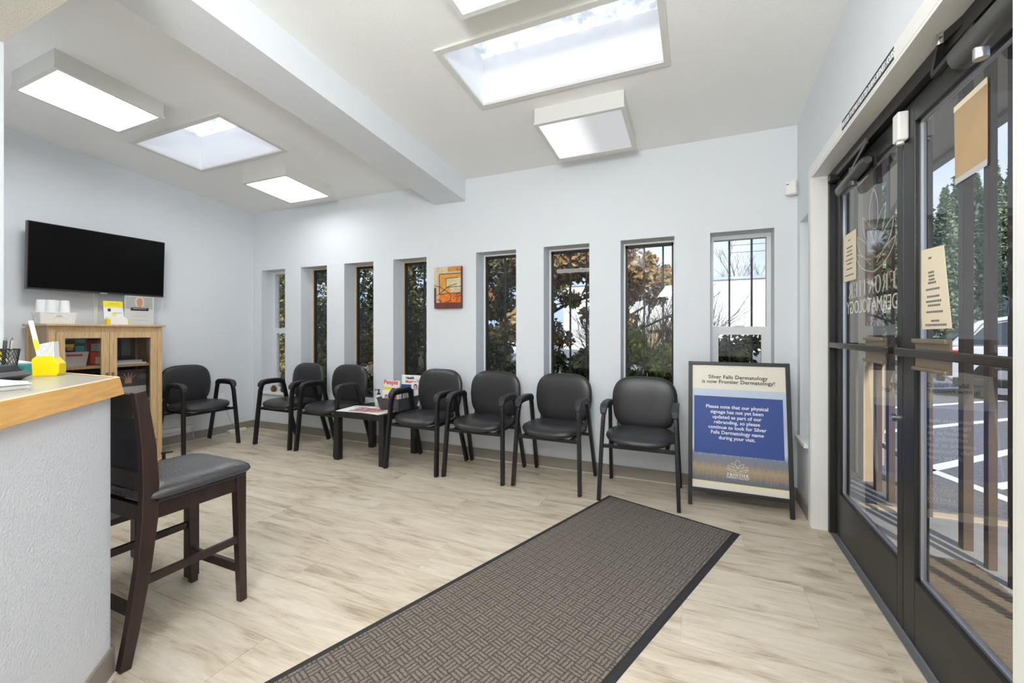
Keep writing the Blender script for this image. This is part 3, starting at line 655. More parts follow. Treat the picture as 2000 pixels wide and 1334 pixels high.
CH = [((-4.455, 2.698), PI/2, 'black vinyl chair against the left wall beside the glass door cabinet'),
      ((-3.977, 2.985), -.02, 'black vinyl waiting chair nearest the far left corner, by the pine cones'),
      ((-3.372, 2.985), -.01, 'black vinyl waiting chair just left of the magazine table'),
      ((-2.205, 2.915), -.02, 'black vinyl waiting chair just right of the magazine table'),
      ((-1.632, 2.948), .02, 'black vinyl waiting chair below the abstract painting and the fifth window'),
      ((-1.035, 2.982), -.02, 'black vinyl waiting chair second from the standing sign'),
      ((-.375, 2.975), .01, 'black vinyl waiting chair next to the standing sign, its foot at the mat corner')]
c0 = make_chair(CH[0][2])
for i, (p, r, lab) in enumerate(CH):
    c = c0 if i == 0 else copy_tree(c0)
    c['label'] = lab; c.location = (p[0], p[1], 0); c.rotation_euler = (0, 0, r)

# ------------------------------------------------------------------ counter stool (back to the half wall, front towards +y)
t = thing('counter_stool', 'dark espresso wooden counter stool with black leatherette seat beside the half wall', 'stool', (-2.01, 1.03, 0)); off = t.location
for X in (-1.832, -2.192):
    pts = [(X, .812, 0), (X, .835, .12), (X, .868, .33), (X, .885, .5), (X, .888, .62), (X, .882, .76), (X, .868, .88), (X, .855, .965)]
    MB(off).sweep(pts, .032, [.034, .038, .046, .052, .052, .046, .04, .036]).build('rear_leg', 'espresso', t, bevel=.003)
for X in (-1.838, -2.186):
    MB(off).sweep([(X, 1.236, 0), (X, 1.226, .3), (X, 1.222, .552)], [.03, .036, .042], [.03, .036, .042]).build('front_leg', 'espresso', t, bevel=.003)
for n, b in (('apron', (-2.165, -1.858, 1.215, 1.238, .49, .548)), ('apron', (-2.165, -1.858, .868, .89, .49, .548)), ('apron', (-1.848, -1.826, .9, 1.205, .49, .548)), ('apron', (-2.198, -2.176, .9, 1.205, .49, .548)),
             ('stretcher', (-2.17, -1.855, 1.215, 1.235, .130, .168)), ('stretcher', (-2.17, -1.85, .838, .858, .16, .2)), ('stretcher', (-1.844, -1.826, .87, 1.21, .262, .292)), ('stretcher', (-2.198, -2.18, .87, 1.21, .262, .292))):
    MB(off).box(*b, .002).build(n, 'espresso', t)
MB(off).box(-2.21, -1.816, .895, 1.245, .5485, .572, .008).build('seat_board', 'navy', t)
MB(off).box(-2.18, -1.845, .845, .868, .868, .955, .003).build('top_rail', 'espresso', t)
MB(off).box(-2.18, -1.845, .868, .892, .60, .668, .003).build('lower_rail', 'espresso', t)
MB(off).sweep([(-2.012, .884, .668), (-2.012, .878, .78), (-2.012, .862, .87)], .33, .024).build('back_panel', 'navy', t)
vs, fs = cushion(.43, .425, .085, n=6.5, taper=0)
vs = [Vector((-2.012+v.x-off.x, 1.072+v.y-off.y, (.576+v.z*(1.0 if v.z > 0 else .55)))) for v in vs]
MB().add(vs, fs).build('seat_cushion', 'leather', t, smooth=True)
# low table behind the stool, with a pump bottle
t = thing('low_side_table', 'low dark wooden side table standing behind the counter stool', 'table', (-2.46, 1.1, 0)); off = t.location
for X, Y in ((-2.245, 1.262), (-2.705, 1.262), (-2.245, .9), (-2.705, .9)): MB(off).box(X-.023, X+.023, Y-.023, Y+.023, 0, .38, .003).build('leg', 'espresso', t)
MB(off).box(-2.745, -2.205, .86, 1.302, .38, .408, .004).build('tabletop', 'espresso', t); MB(off).box(-2.69, -2.26, 1.252, 1.27, .33, .38).build('apron', 'espresso', t); MB(off).box(-2.69, -2.26, .89, .91, .33, .38).build('apron', 'espresso', t)
t = thing('pump_bottle', 'black pump bottle peeking over the stool seat', 'bottle', (-2.46, 1.255, .408))
MB().lathe([(.028, 0), (.03, .01), (.03, .085), (.02, .103), (.014, .108)]).build('bottle', 'steel', t, smooth='auto')
MB().lathe([(.019, .108), (.019, .128), (.008, .130), (.007, .155), (.011, .158), (.011, .166)]).build('pump', 'steel', t, smooth='auto'); MB().sweep([(-.006, 0, .162), (.045, .012, .168)], .012, .006, (0, 1, 0)).build('spout', 'steel', t)

# ------------------------------------------------------------------ half wall and counter
hw = shell('wall_half', (-1.85, .78, 0)); off = hw.location
A = (-1.849, .786); D = (.7071, -.7071)
P = lambda a, d, z: (A[0]+D[0]*a-.7071*d, A[1]+D[1]*a-.7071*d, z)
L = 1.5; ZT = .962
outer = [(-2.69, .786), A, (A[0]+D[0]*L, A[1]+D[1]*L)]
inner = [(A[0]+D[0]*L-.085, A[1]+D[1]*L-.085), (A[0]-.05, .666), (-2.69, .666)]
MB(off).prism([(x, y, 0) for x, y in outer+inner], (0, 0, ZT)).build('half_wall_body', 'wall_half', hw, bevel=.006)
b = MB(off); e = .008
b.prism([P(-.006, -e, .004), P(L, -e, .004), P(L, 0, .004), P(0, 0, .004)], (0, 0, .092)); b.box(-2.69, A[0]+.004, .786, .794, .004, .096); b.build('baseboard', 'base', hw)
b = MB(off); b.prism([P(-.012, -.02, 0), P(L, -.02, 0), P(L, -.008, 0), P(-.006, -.008, 0)], (0, 0, .006)); b.build('caulk_strip', 'caulk', hw)
t = thing('reception_counter', 'grey laminate reception counter with a honey oak front edge', 'counter', (-1.9, .7, ZT)); off = t.location
c1 = (-1.853, .806); far = (-1.853+.7071*1.5, .806-.7071*1.5)
top = [(-2.69, .806), c1, far, (far[0]-.5, far[1]-.35), (-2.0, .2), (-2.69, .2)]
MB(off).prism([(x, y, ZT+.002) for x, y in top], (0, 0, .054)).build('worktop', 'laminate', t)
n = Vector((.7071, .7071, 0))
def edge(p, q, nrm, ex0, ex1):
    p = Vector(p+(0,)); q = Vector(q+(0,)); d = (q-p).normalized(); m = nrm
    lo, hi = ZT-.002, ZT+.058
    mb = MB(off); o1, o2 = .016, .006
    a0 = p-d*ex0; b0 = q+d*ex1
    z = lambda v, h: Vector((v.x, v.y, h))
    mb.hexa([z(a0, lo), z(b0, lo), z(b0+m*o1, lo), z(a0+m*o1, lo)][::1], [z(p, hi), z(q, hi), z(q+m*o2, hi), z(p+m*o2, hi)])
    mb.build('edge_band', 'edge', t)
    mb = MB(off); mb.hexa([z(p-m*.002, hi), z(q-m*.002, hi), z(q+m*o2, hi), z(p+m*o2, hi)], [z(p, hi+.002), z(q, hi+.002), z(q+m*(o2-.002), hi+.002), z(p+m*(o2-.002), hi+.002)]); mb.build('edge_lip', 'edge_top', t)
edge(c1, far, n, .006, 0); edge((-2.69, .806), c1, Vector((0, 1, 0)), 0, .006)
ZC = ZT+.056
# things on the counter
t = thing('card_dispenser', 'yellow faceted box of white cards with a tall yellow and white strip', 'box', (-2.18, .745, ZC), rz=.75); t.scale = (.66, .7, .98)
MB().prism([(-.05, -.03, 0), (.052, -.03, 0), (.062, -.03, .012), (.062, -.03, .045), (.03, -.03, .075), (-.035, -.03, .075), (-.055, -.03, .062)], (0, .06, 0)).build('box', 'yellow', t, bevel=.003)
mb = MB()
for k in range(9): a = -.022+.007*k; mb.hexa([(a, -.02, .03), (a+.005, -.02, .03), (a+.005, .02, .03), (a, .02, .03)], [(a-.006, -.02, .118+.0012*k), (a-.001, -.02, .118+.0012*k), (a-.001, .02, .118+.0012*k), (a-.006, .02, .118+.0012*k)])
tag(mb.build('cards', 'paper_white', t), kind='stuff')
MB().hexa([(-.045, 0, .06), (-.022, 0, .06), (-.022, .002, .06), (-.045, .002, .06)], [(-.085, 0, .205), (-.064, 0, .205), (-.064, .002, .205), (-.085, .002, .205)]).build('tall_strip', 'paper_white', t)
MB().hexa([(-.0555, -.001, .098), (-.0345, -.001, .098), (-.0345, .0, .098), (-.0555, .0, .098)], [(-.066, -.001, .134), (-.045, -.001, .134), (-.045, .0, .134), (-.066, .0, .134)]).build('yellow_patch', 'yellow2', t)
t = thing('desk_caddy', 'low dark grey plastic desk caddy at the counter edge', 'tray', (-2.13, .575, ZC), rz=.62)
MB().prism([(-.13, -.06, 0), (.07, -.06, 0), (.1, -.06, .016), (.085, -.06, .03), (-.13, -.06, .022)], (0, .11, 0)).build('base', 'grey_plastic', t, bevel=.003)
MB().prism([(-.02, -.055, .03), (.075, -.055, .03), (.06, -.055, .05), (-.03, -.055, .05)], (0, .1, 0)).build('lid', 'navy', t, bevel=.003)
MB().box(-.13, -.03, -.05, .03, .024, .03).build('pad', 'soft_white', t)
t = thing('pencil_cup', 'black wire mesh pencil cup holding grey pens at the left edge', 'cup', (-2.27, .655, ZC))
mb = MB()
for k in range(26):
    for s in (-1, 1):
        pts = [((.034+.012*j/5)*math.cos(2*PI*k/26+s*j*.25), (.034+.012*j/5)*math.sin(2*PI*k/26+s*j*.25), .098*j/5) for j in range(6)]
        mb.tube(pts, .0009, 4, False)
tag(mb.build('mesh_side', 'steel', t), kind='stuff')
MB().lathe([(.034, 0), (.034, .004)], seg=24).build('cup_base', 'steel', t); MB().tube([(.0465*math.cos(a*PI/12), .0465*math.sin(a*PI/12), .098) for a in range(25)], .0018, 6, False).build('rim', 'steel', t)
for k in range(7):
    a = k*.9; pn = thing('pen', 'grey pen leaning in the wire mesh pencil cup', 'pen', (-2.27+.018*math.cos(a), .655+.018*math.sin(a), ZC+.005), group='grey pens in the mesh pencil cup')
    v = Vector((.16+.05*math.cos(a), .04*math.sin(a), 1)).normalized()
    MB().tube([v*0, v*.125, v*.13], [.0038, .0038, .0015], 8).build('barrel', ['grey_plastic', 'cable', 'steel'][k % 3], pn); MB().tube([v*.128, v*.137], [.0025, .001], 6).build('tip', 'chrome', pn)
t = thing('tissue_box', 'small teal card box with a white card on top behind the pencil cup', 'box', (-2.44, .74, ZC), rz=.4)
MB().box(-.07, .07, -.03, .03, 0, .036, .002).build('box', 'teal', t); MB().hexa([(-.06, -.02, .037), (.05, -.03, .037), (.05, .02, .037), (-.06, .02, .037)], [(-.06, -.02, .055), (.05, -.03, .041), (.05, .02, .041), (-.06, .02, .055)]).build('white_card', 'paper_white', t); MB().box(.02, .0705, -.031, -.03, .005, .03).build('green_label', 'sign_green', t)
t = thing('yellow_bottle', 'small pale yellow bottle behind the teal box', 'bottle', (-2.53, .72, ZC)); MB().lathe([(.02, 0), (.022, .005), (.022, .06), (.012, .075), (.012, .09)]).build('bottle', 'yellow2', t, smooth='auto')
t = thing('paper_stack', 'stack of white papers at the near left end of the counter', 'papers', (-1.76, .455, ZC), rz=.1)
for k in range(8): a = random.uniform(-.06, .06); MB().box(-.20, .09+random.uniform(-.01, .012), -.12, .075, .0032*k, .0032*k+.0026).build('sheet', 'paper_white', t).rotation_euler = (0, 0, a*.5)

# ------------------------------------------------------------------ oak cabinet
cab = thing('glass_door_cabinet', 'pale oak cabinet with two glass doors against the left wall', 'cabinet', (-4.8, 1.955, 0)); off = cab.location
XF, XK, Y0, Y1 = -4.6, -4.99, 1.575, 2.335
MB(off).box(XK, XF+.022, Y0-.022, Y1+.022, 1.222, 1.24, .004).build('top', 'oak', cab)
for (x0, x1, y0, y1) in ((XF-.04, XF, Y0, Y0+.04), (XF-.04, XF, Y1-.037, Y1), (XK, XK+.04, Y0, Y0+.04), (XK, XK+.04, Y1-.037, Y1)): MB(off).box(x0, x1, y0, y1, 0, 1.222, .003).build('post', 'oak', cab)
for yy in (Y0+.012, Y1-.028): 
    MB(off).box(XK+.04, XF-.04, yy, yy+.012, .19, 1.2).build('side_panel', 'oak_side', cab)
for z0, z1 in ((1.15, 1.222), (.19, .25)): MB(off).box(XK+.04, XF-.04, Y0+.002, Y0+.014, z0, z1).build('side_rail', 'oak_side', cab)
MB(off).box(XF-.03, XF-.004, Y0+.04, Y1-.037, 1.178, 1.222).build('front_rail', 'oak', cab); MB(off).box(XF-.03, XF-.004, Y0+.04, Y1-.037, .189, .234).build('front_rail', 'oak', cab)
MB(off).box(XK, XK+.01, Y0+.03, Y1-.03, .19, 1.22).build('back_panel', 'cab_dark', cab)
for z in (.235, .54, .868): MB(off).box(XK+.01, XF-.045, Y0+.03, Y1-.03, z, z+.022).build('shelf', 'oak', cab)
for k, (a, b) in enumerate(((1.617, 1.944), (1.947, 2.296))):
    d = MB(off); f = .052; d.box(XF-.022, XF, a, a+f, .236, 1.176, .002); d.box(XF-.022, XF, b-f, b, .236, 1.176, .002); d.box(XF-.022, XF, a+f, b-f, 1.124, 1.176, .002); d.box(XF-.022, XF, a+f, b-f, .236, .292, .002)
    do = d.build('door', 'oak', cab)
    MB(off).box(XF-.012, XF-.009, a+f-.005, b-f+.005, .285, 1.13).build('pane', 'cab_glass', do)
    yk = b-.018 if k == 0 else a+.018
    MB(off).box(XF, XF+.018, yk-.006, yk+.006, .79, .83, .002).build('handle', 'plate', do)
# inside the cabinet
t = thing('magazine_holder', 'pale grey magazine holder on the left upper shelf inside the cabinet', 'holder', (-4.76, 1.77, .89))
MB().prism([(-.05, -.075, 0), (-.05, .065, 0), (-.05, .085, .12), (-.05, -.078, .12)], (.10, 0, 0)).build('holder', 'fixture', t); MB().box(.0502, .051, -.055, .045, .085, .1).build('label_slot', 'red_ink', t)
for k, (y, z, c, c2) in enumerate(((-.03, .215, 'hair', 'yellow2'), (.02, .225, 'teal', 'ink'), (.0, .235, 'paper_white', 'navy_ink'))):
    m_ = thing('brochure', ['dark brochure with yellow heading in the cabinet holder', 'teal brochure in the cabinet magazine holder', 'white topped brochure at the back of the cabinet holder'][k], 'brochure', (-4.74-.012*k, 1.77+y*.5, .893), group=None)
    MB().box(-.003, .003, -.06+y, .055+y, 0, z).build('cover', c, m_); MB().box(.003, .0035, -.05+y, .045+y, z-.06, z-.035).build('heading', c2, m_)
    if k == 0: text('CHOICE', .026, 'yellow2', m_, (.0045, -.03, z-.05), (0, 1, 0), (0, 0, 1)); MB().box(.003, .0036, -.03, .01, .13, .16).build('photo', 'skin', m_)
t = thing('orange_folder', 'orange framed brochure stand right of the holder inside the cabinet', 'brochure', (-4.77, 1.915, .89), rz=.25)
MB().box(-.004, .004, -.075, .06, 0, .215).build('frame', 'rust', t); MB().box(.004, .008, -.035, .06, .01, .11).build('orange_card', 'orange', t); MB().box(.004, .006, -.03, .055, .12, .185).build('grey_card', 'cable', t); MB().box(.008, .010, .0, .055, .008, .07).build('white_card', 'paper', t)
t = thing('folded_papers', 'pale papers lying on the upper right shelf inside the cabinet', 'papers', (-4.76, 2.13, .89)); MB().box(-.1, .12, -.12, .1, 0, .012).build('sheets', 'paper_white', t); MB().box(-.09, .05, -.08, .1, .012, .03).build('upper_sheets', 'cable', t)
t = thing('hand_photo_box', 'box printed with an open hand on the middle cabinet shelf', 'box', (-4.74, 2.135, .562))
MB().box(-.04, .03, -.115, .125, 0, .27).build('box', 'cab_dark', t); MB().box(.0302, .031, -.115, .125, .0, .12).build('lower_print', 'fixture', t); MB().box(.0312, .0318, -.115, .125, .0, .03).build('teal_stripe', 'teal', t)
hb = MB(); hb.box(.0312, .032, -.035, .015, .15, .19)
for a in (-.9, -.45, 0, .4, .85): hb.prism([(.0312, -.01+.02*math.sin(a)-.006, .18+.01*math.cos(a)), (.0312, -.01+.02*math.sin(a)+.006, .18+.01*math.cos(a)), (.0312, -.01+.075*math.sin(a)+.004, .18+.065*math.cos(a)), (.0312, -.01+.075*math.sin(a)-.004, .18+.065*math.cos(a))], (.0008, 0, 0))
hb.build('hand_print', 'skin', t)
# on top of the cabinet
ZB = 1.24
bk = thing('plastic_basket', 'white woven plastic basket on the left end of the oak cabinet', 'basket', (-4.80, 1.675, ZB))
mb = MB(); w, dd, h = .105, .075, .088
for sx_, sy_, ex, ey in ((1, 0, 0, 1), (-1, 0, 0, 1), (0, 1, 1, 0), (0, -1, 1, 0)):
    hx, hy = dd, w
    if sx_: mb.hexa([(sx_*hx*.9-.002, -hy*.93, 0), (sx_*hx*.9+.002, -hy*.93, 0), (sx_*hx*.9+.002, hy*.93, 0), (sx_*hx*.9-.002, hy*.93, 0)], [(sx_*hx-.002, -hy, h), (sx_*hx+.002, -hy, h), (sx_*hx+.002, hy, h), (sx_*hx-.002, hy, h)])
    else: mb.hexa([(-hx*.9, sy_*hy*.93-.002, 0), (hx*.9, sy_*hy*.93-.002, 0), (hx*.9, sy_*hy*.93+.002, 0), (-hx*.9, sy_*hy*.93+.002, 0)], [(-hx, sy_*hy-.002, h), (hx, sy_*hy-.002, h), (hx, sy_*hy+.002, h), (-hx, sy_*hy+.002, h)])
mb.box(-dd*.9, dd*.9, -w*.93, w*.93, 0, .003)
mb.build('basket_body', 'soft_white', bk)
mb = MB()
for r in range(6):
    for k in range(14):
        yy = -w*.93+(k+.5)*2*w*.93/14; z = .014+r*.0115; xx = dd*(.9+.1*z/h)+.003
        if (r+k) % 2: mb.box(xx-.002, xx+.002, yy-.006, yy+.006, z-.004, z+.004)
    for k in range(10):
        xx = -dd*.9+(k+.5)*2*dd*.9/10; z = .014+r*.0115; yy = -w*(.93+.07*z/h)-.003
        if (r+k) % 2: mb.box(xx-.006, xx+.006, yy-.002, yy+.002, z-.004, z+.004)
tag(mb.build('weave', 'soft_white', bk), kind='stuff')
mb = MB(); e = .004; mb.box(dd-e, dd+e, -w-e, w+e, h-.003, h+.005); mb.box(-dd-e, -dd+e, -w-e, w+e, h-.003, h+.005); mb.box(-dd, dd, w-e, w+e, h-.003, h+.005); mb.box(-dd, dd, -w-e, -w+e, h-.003, h+.005); mb.build('basket_rim', 'soft_white', bk)
MB().box(dd+.004, dd+.006, -.012, .018, .062, .07).build('handle_slot', 'cable', bk)
cups = [('upside down white cup in the basket, leftmost', -.01, -.070), ('upside down white cup at the front of the basket', .03, -.028), ('upside down white cup half hidden at the back of the basket', -.03, .02), ('upside down white cup in the basket, rightmost', .02, .055)]
for lab, x, y in cups:
    t = thing('foam_cup', lab, 'cup', (-4.80+x, 1.675+y, ZB+.004), group='white cups standing upside down in the basket')
    MB().lathe([(.039, 0), (.041, .004), (.040, .012), (.0285, .186), (.026, .19)], seg=24).build('cup', 'soft_white', t, smooth='auto'); MB().lathe([(.024, .186), (.024, .1885)], seg=20).build('base_ring', 'paper_white', t)
def facing(name, lab, cat, y0, y1, z1, x=-4.80, lean=.03):
    t = thing(name, lab, cat, (x, (y0+y1)/2, ZB)); w = (y1-y0)/2; return t, w, z1-ZB
t, w, h = facing('leaflet_stand', 'yellow and white cardboard leaflet stand on top of the oak cabinet', 'display', 1.995, 2.135, 1.452)
MB().hexa([(0, -w, 0), (.004, -w, 0), (.004, w, 0), (0, w, 0)], [(-.03, -w, h), (-.026, -w, h), (-.026, w, h), (-.03, w, h)]).build('back_card', 'paper_white', t)
fp = lambda y0, y1, z0, z1, m, n: MB().hexa([(.0045-.03*z0/h, y0, z0), (.0055-.03*z0/h, y0, z0), (.0055-.03*z0/h, y1, z0), (.0045-.03*z0/h, y1, z0)], [(.0045-.03*z1/h, y0, z1), (.0055-.03*z1/h, y0, z1), (.0055-.03*z1/h, y1, z1), (.0045-.03*z1/h, y1, z1)]).build(n, m, t)
fp(-w, w, h*.74, h, 'yellow2', 'heading_band'); fp(-w*.6, -w*.3, h*.56, h*.68, 'hair', 'photo'); fp(-w*.2, w*.25, h*.38, h*.48, 'yellow2', 'badge'); fp(-w*.6, w*.7, h*.83, h*.85, 'ink_grey', 'print'); fp(-w*.5, w*.6, h*.9, h*.92, 'ink_grey', 'print'); fp(-w*.1, w*.85, h*.495, h*.51, 'ink_grey', 'print')
MB().box(.006, .05, -w-.004, w+.012, 0, .05, .002).build('tray', 'yellow', t); MB().box(.0505, .0515, -w+.02, w+.004, .002, .052).build('tray_front', 'paper_white', t)
mb = MB()
for k in range(6): mb.box(.012+.006*k, .015+.006*k, -w+.005, w, .01, .075-.003*k)
tag(mb.build('leaflets', 'paper_white', t), kind='stuff')
t, w, h = facing('acrylic_sign_holder', 'clear upright sign holder with a portrait of a woman, right end of the cabinet top', 'sign', 2.14, 2.365, 1.508)
MB().box(-.003, .0, -w, w, 0, h).build('card', 'paper_white', t); MB().box(.003, .006, -w, w, 0, h).build('clear_front', 'acrylic', t); MB().box(-.03, .03, -w, w, 0, .003).build('foot', 'acrylic', t)
def flat(y0, y1, z0, z1, m, n, x=.0): return MB().box(x, x+.0006, y0, y1, z0, z1).build(n, m, t)
flat(-w*.95, w*.92, h*.56, h*.98, 'cable', 'photo_ground')
def disc(cy, czz, ry, rz_, m, n, x): MB().prism([(x, cy+ry*math.cos(a*PI/12), czz+rz_*math.sin(a*PI/12)) for a in range(24)], (.0006, 0, 0)).build(n, m, t)
disc(.0, h*.80, .036, .055, 'paper', 'hair_print', .0007); disc(0, h*.80, .024, .04, 'skin', 'face_print', .0014); flat(-.016, .016, h*.55, h*.68, 'skin', 'neck_print', .0012)
flat(-w*.62, w*.62, h*.50, h*.60, 'navy_ink', 'title_band', .0021); flat(-w*.45, w*.45, h*.56, h*.572, 'paper_white', 'title_print', .0028); flat(-w*.5, w*.5, h*.3, h*.305, 'ink_grey', 'print', .0007); flat(-w*.6, w*.6, h*.17, h*.175, 'ink_grey', 'print', .0007)

# television
TA = .045
t = thing('television', 'wall mounted flat television with a blank black screen', 'television', (-4.87, 2.012, 1.79)); t.rotation_euler = (0, TA, 0)
hw_, hh = .472, .272
MB().box(-.03, .012, -hw_, hw_, -hh, hh, .004).build('casing', 'tvframe', t); MB().box(.012, .0135, -hw_+.006, hw_-.006, -hh+.014, hh-.006).build('screen', 'screen', t)
MB().box(-.055, -.03, -.3, .3, -.16, .16, .004).build('rear_housing', 'steel', t); MB().box(.0125, .0145, -.02, .03, -hh-.004, -hh+.008).build('maker_badge', 'chrome', t)
MB().box(-.14, -.05, -.15, .15, -.06, .06).build('wall_mount', 'steel', t)
t = thing('cable_raceway', 'white vertical cable cover running down the wall behind the television', 'cable cover', (XL, 2.02, 1.3)); MB().box(0, .018, -.018, .012, -.9, .35, .003).build('cover', 'white', t)
t = thing('wall_raceway', 'white horizontal cable channel low on the left wall behind the chair', 'cable cover', (XL, 2.6, .15)); MB().box(0, .02, -.24, .23, -.025, .03, .004).build('cover', 'white', t); MB().box(.018, .024, -.24, .23, .024, .03).build('upper_edge', 'cable', t)
t = thing('outlet_plate', 'white wall outlet plate behind the left wall chair', 'outlet', (XL, 3.13, .42)); MB().box(0, .007, -.035, .035, -.055, .055, .002).build('plate', 'white', t); MB().box(.007, .03, -.015, .015, -.03, .0).build('plug', 'white', t)
t = thing('power_strip', 'white power strip lying at the foot of the left wall', 'power strip', (XL+.05, 3.28, .0)); MB().box(-.025, .025, -.1, .1, 0, .035, .005).build('body', 'white', t)
t = thing('grey_cable', 'grey cable looping from the outlet along the left wall floor', 'cable', (XL+.03, 3.1, 0)); cb = Vector(t.location)
pts = [(XL+.03, 3.13, .4), (XL+.05, 3.15, .3), (XL+.06, 3.2, .15), (XL+.07, 3.25, .05), (XL+.08, 3.14, .008), (XL+.05, 3.0, .006), (XL+.10, 2.92, .006), (XL+.05, 2.86, .006), (XL+.06, 2.82, .02), (XL+.035, 2.81, .10), (XL+.02, 2.81, .15)]
def smooth_pts(p, n=8):
    P = [Vector(q) for q in p]; out = []
    for i in range(len(P)-1):
        a, b, c, d = P[max(i-1, 0)], P[i], P[i+1], P[min(i+2, len(P)-1)]
        for k in range(n):
            u = k/n; out.append(.5*((2*b)+(-a+c)*u+(2*a-5*b+4*c-d)*u*u+(-a+3*b-3*c+d)*u**3))
    return out+[P[-1]]
MB(cb).tube(smooth_pts(pts), .004, 8).build('cord', 'cable', t, smooth=True)

# painting
t = thing('abstract_painting', 'small abstract canvas in orange, cream and maroon with nested squares', 'painting', (-2.197, YB, 1.60))
w, h = .149, .199
MB().box(-w, w, -.036, -.0, -h, h).build('canvas', 'maroon', t)
def pm(name, cols, scale, dist=1.0):
    m = bpy.data.materials.new(name); m.use_nodes = True; tt = m.node_tree; p = tt.nodes['Principled BSDF']; g = tt.nodes.new('ShaderNodeTexCoord'); n_ = tt.nodes.new('ShaderNodeTexNoise')
    n_.inputs['Scale'].default_value = scale; n_.inputs['Detail'].default_value = 6; n_.inputs['Distortion'].default_value = dist; r = tt.nodes.new('ShaderNodeValToRGB'); e = r.color_ramp.elements
    e[0].position = .3; e[1].position = .7; e[0].color = lin(cols[0]); e[1].color = lin(cols[-1])
    for i, c in enumerate(cols[1:-1]): e.new(.3+.4*(i+1)/(len(cols)-1)).color = lin(c)
    tt.links.new(g.outputs['Object'], n_.inputs[0]); tt.links.new(n_.outputs[0], r.inputs[0]); tt.links.new(r.outputs[0], p.inputs['Base Color']); p.inputs['Roughness'].default_value = .6; M[name] = m
pm('art_cream', [(206, 186, 140), (196, 176, 146), (222, 204, 160), (190, 140, 86)], 12); pm('art_orange', [(208, 132, 48), (222, 160, 72), (196, 120, 70)], 14); pm('art_amber', [(236, 160, 40), (214, 96, 30), (240, 190, 90)], 12); pm('art_pale', [(224, 208, 160), (206, 190, 140), (232, 220, 186)], 14); pm('art_rust', [(176, 92, 40), (214, 150, 70), (150, 70, 36)], 16)
def ar(x0, x1, z0, z1, m, k, n='paint_field'): MB().box(-w+2*w*x0, -w+2*w*x1, -.0362-.0005*k, -.036, -h+2*h*z0, -h+2*h*z1).build(n, m, t)
ar(0, 1, .14, 1, 'art_cream', 1); ar(.52, 1, .88, 1, 'art_rust', 2); ar(.2, 1, .36, .83, 'art_orange', 2); ar(.2, 1, .14, .36, 'art_amber', 2); ar(.6, 1, .37, .52, 'art_cream', 3); ar(.46, 1, .50, .72, 'art_pale', 4); ar(0, .08, .12, .5, 'maroon', 3, 'maroon_bar')
mb = MB(); 
for l in ([(1, .83), (.2, .83), (.2, .34), (.55, .36), (1, .37)], [(.9, .735), (.46, .72), (.46, .51)], [(.46, .505), (1, .52)], [(.02, .56), (.2, .53), (.42, .44), (.58, .36), (.64, .28), (.6, .18), (.45, .15)], [(.88, .59), (.6, .54), (.4, .45), (.25, .38), (.1, .31)], [(.8, .27), (.88, .34), (1, .36)], [(.84, .16), (.88, .27), (1, .31)], [(.12, .22), (.25, .15)], [(.18, .24), (.3, .14)]):
    ribbon(mb, [(-w+2*w*a, -h+2*h*b) for a, b in l], .0055, (1, 0, 0), (0, 0, 1), (0, -.039, 0))
mb.build('brush_lines', 'ink', t)

# ------------------------------------------------------------------ magazine table and what is on it
t = thing('magazine_table', 'low black end table between the waiting chairs', 'table', (-2.785, 3.17, 0))
for X in (-.262, .262):
    for Y in (-.215, .235): MB().box(X-.028, X+.028, Y-.028, Y+.028, 0, .43, .002).build('leg', 'steel', t)
MB().box(-.29, .29, -.245, .265, .43, .452, .003).build('tabletop', 'steel', t)
for b in ((-.235, .235, -.24, -.222), (-.235, .235, .24, .258)): MB().box(*b, .395, .43).build('apron', 'steel', t)
for b in ((-.287, -.27, -.19, .2), (.27, .287, -.19, .2)): MB().box(*b, .395, .43).build('apron', 'steel', t)
TZ = .452
def mag_cover(t, w, h, title=None, tm='red_ink', faces=(), bands=(), size=.05, m='paper_white', y=-.0025, tx=0):
    MB().box(-w/2, w/2, y, .0025, 0, h).build('cover', m, t)
    for x0, x1, z0, z1, c in bands: MB().box(w*x0-w/2, w*x1-w/2, y-.0006, y, h*z0, h*z1).build('printed_band', c, t)
    for cx, cz_, r, c, hc in faces:
        for (rr, zz, col, dy) in ((1.25, .15, hc, .0012), (1.0, -.05, c, .0018)):
            MB().prism([(w*cx-w/2+r*rr*.8*math.cos(a*PI/10), y-dy, h*cz_+r*zz+r*rr*math.sin(a*PI/10)) for a in range(20)], (0, .0006, 0)).build('portrait', col, t)
    if title: text(title, size, tm, t, (tx, y-.0024, h*.84), (1, 0, 0), (0, 0, 1), bold=.0012, name='title')
t = thing('magazine', 'celebrity magazine with a red title standing at the left of the black bin', 'magazine', (-2.80, 3.385, .452), rz=.05); t.rotation_euler = (-.13, 0, .05)
mag_cover(t, .185, .24, 'People', 'red_ink', [(.62, .5, .034, 'skin', 'hair')], [(.0, .5, .6, .72, 'yellow2'), (0, .4, .05, .4, 'cable'), (.45, .85, .02, .36, 'skin')], .062, tx=-.012)
t = thing('magazine', 'health magazine with a blue cover and red-haired portrait, tallest in the bin', 'magazine', (-2.60, 3.425, .475)); t.rotation_euler = (-.12, 0, .04)
mag_cover(t, .215, .275, None, 'ink', [(.55, .42, .034, 'skin', 'redhair')], [(0, 1, 0, .66, 'blue_panel'), (.82, 1, .1, .85, 'cable')])
text('Health', .036, 'ink', t, (-.01, -.0045, .235), (1, 0, 0), (0, 0, 1), bold=.001, name='title'); text('Monitor', .036, 'red_ink', t, (-.0, -.0045, .198), (1, 0, 0), (0, 0, 1), bold=.001, name='title')
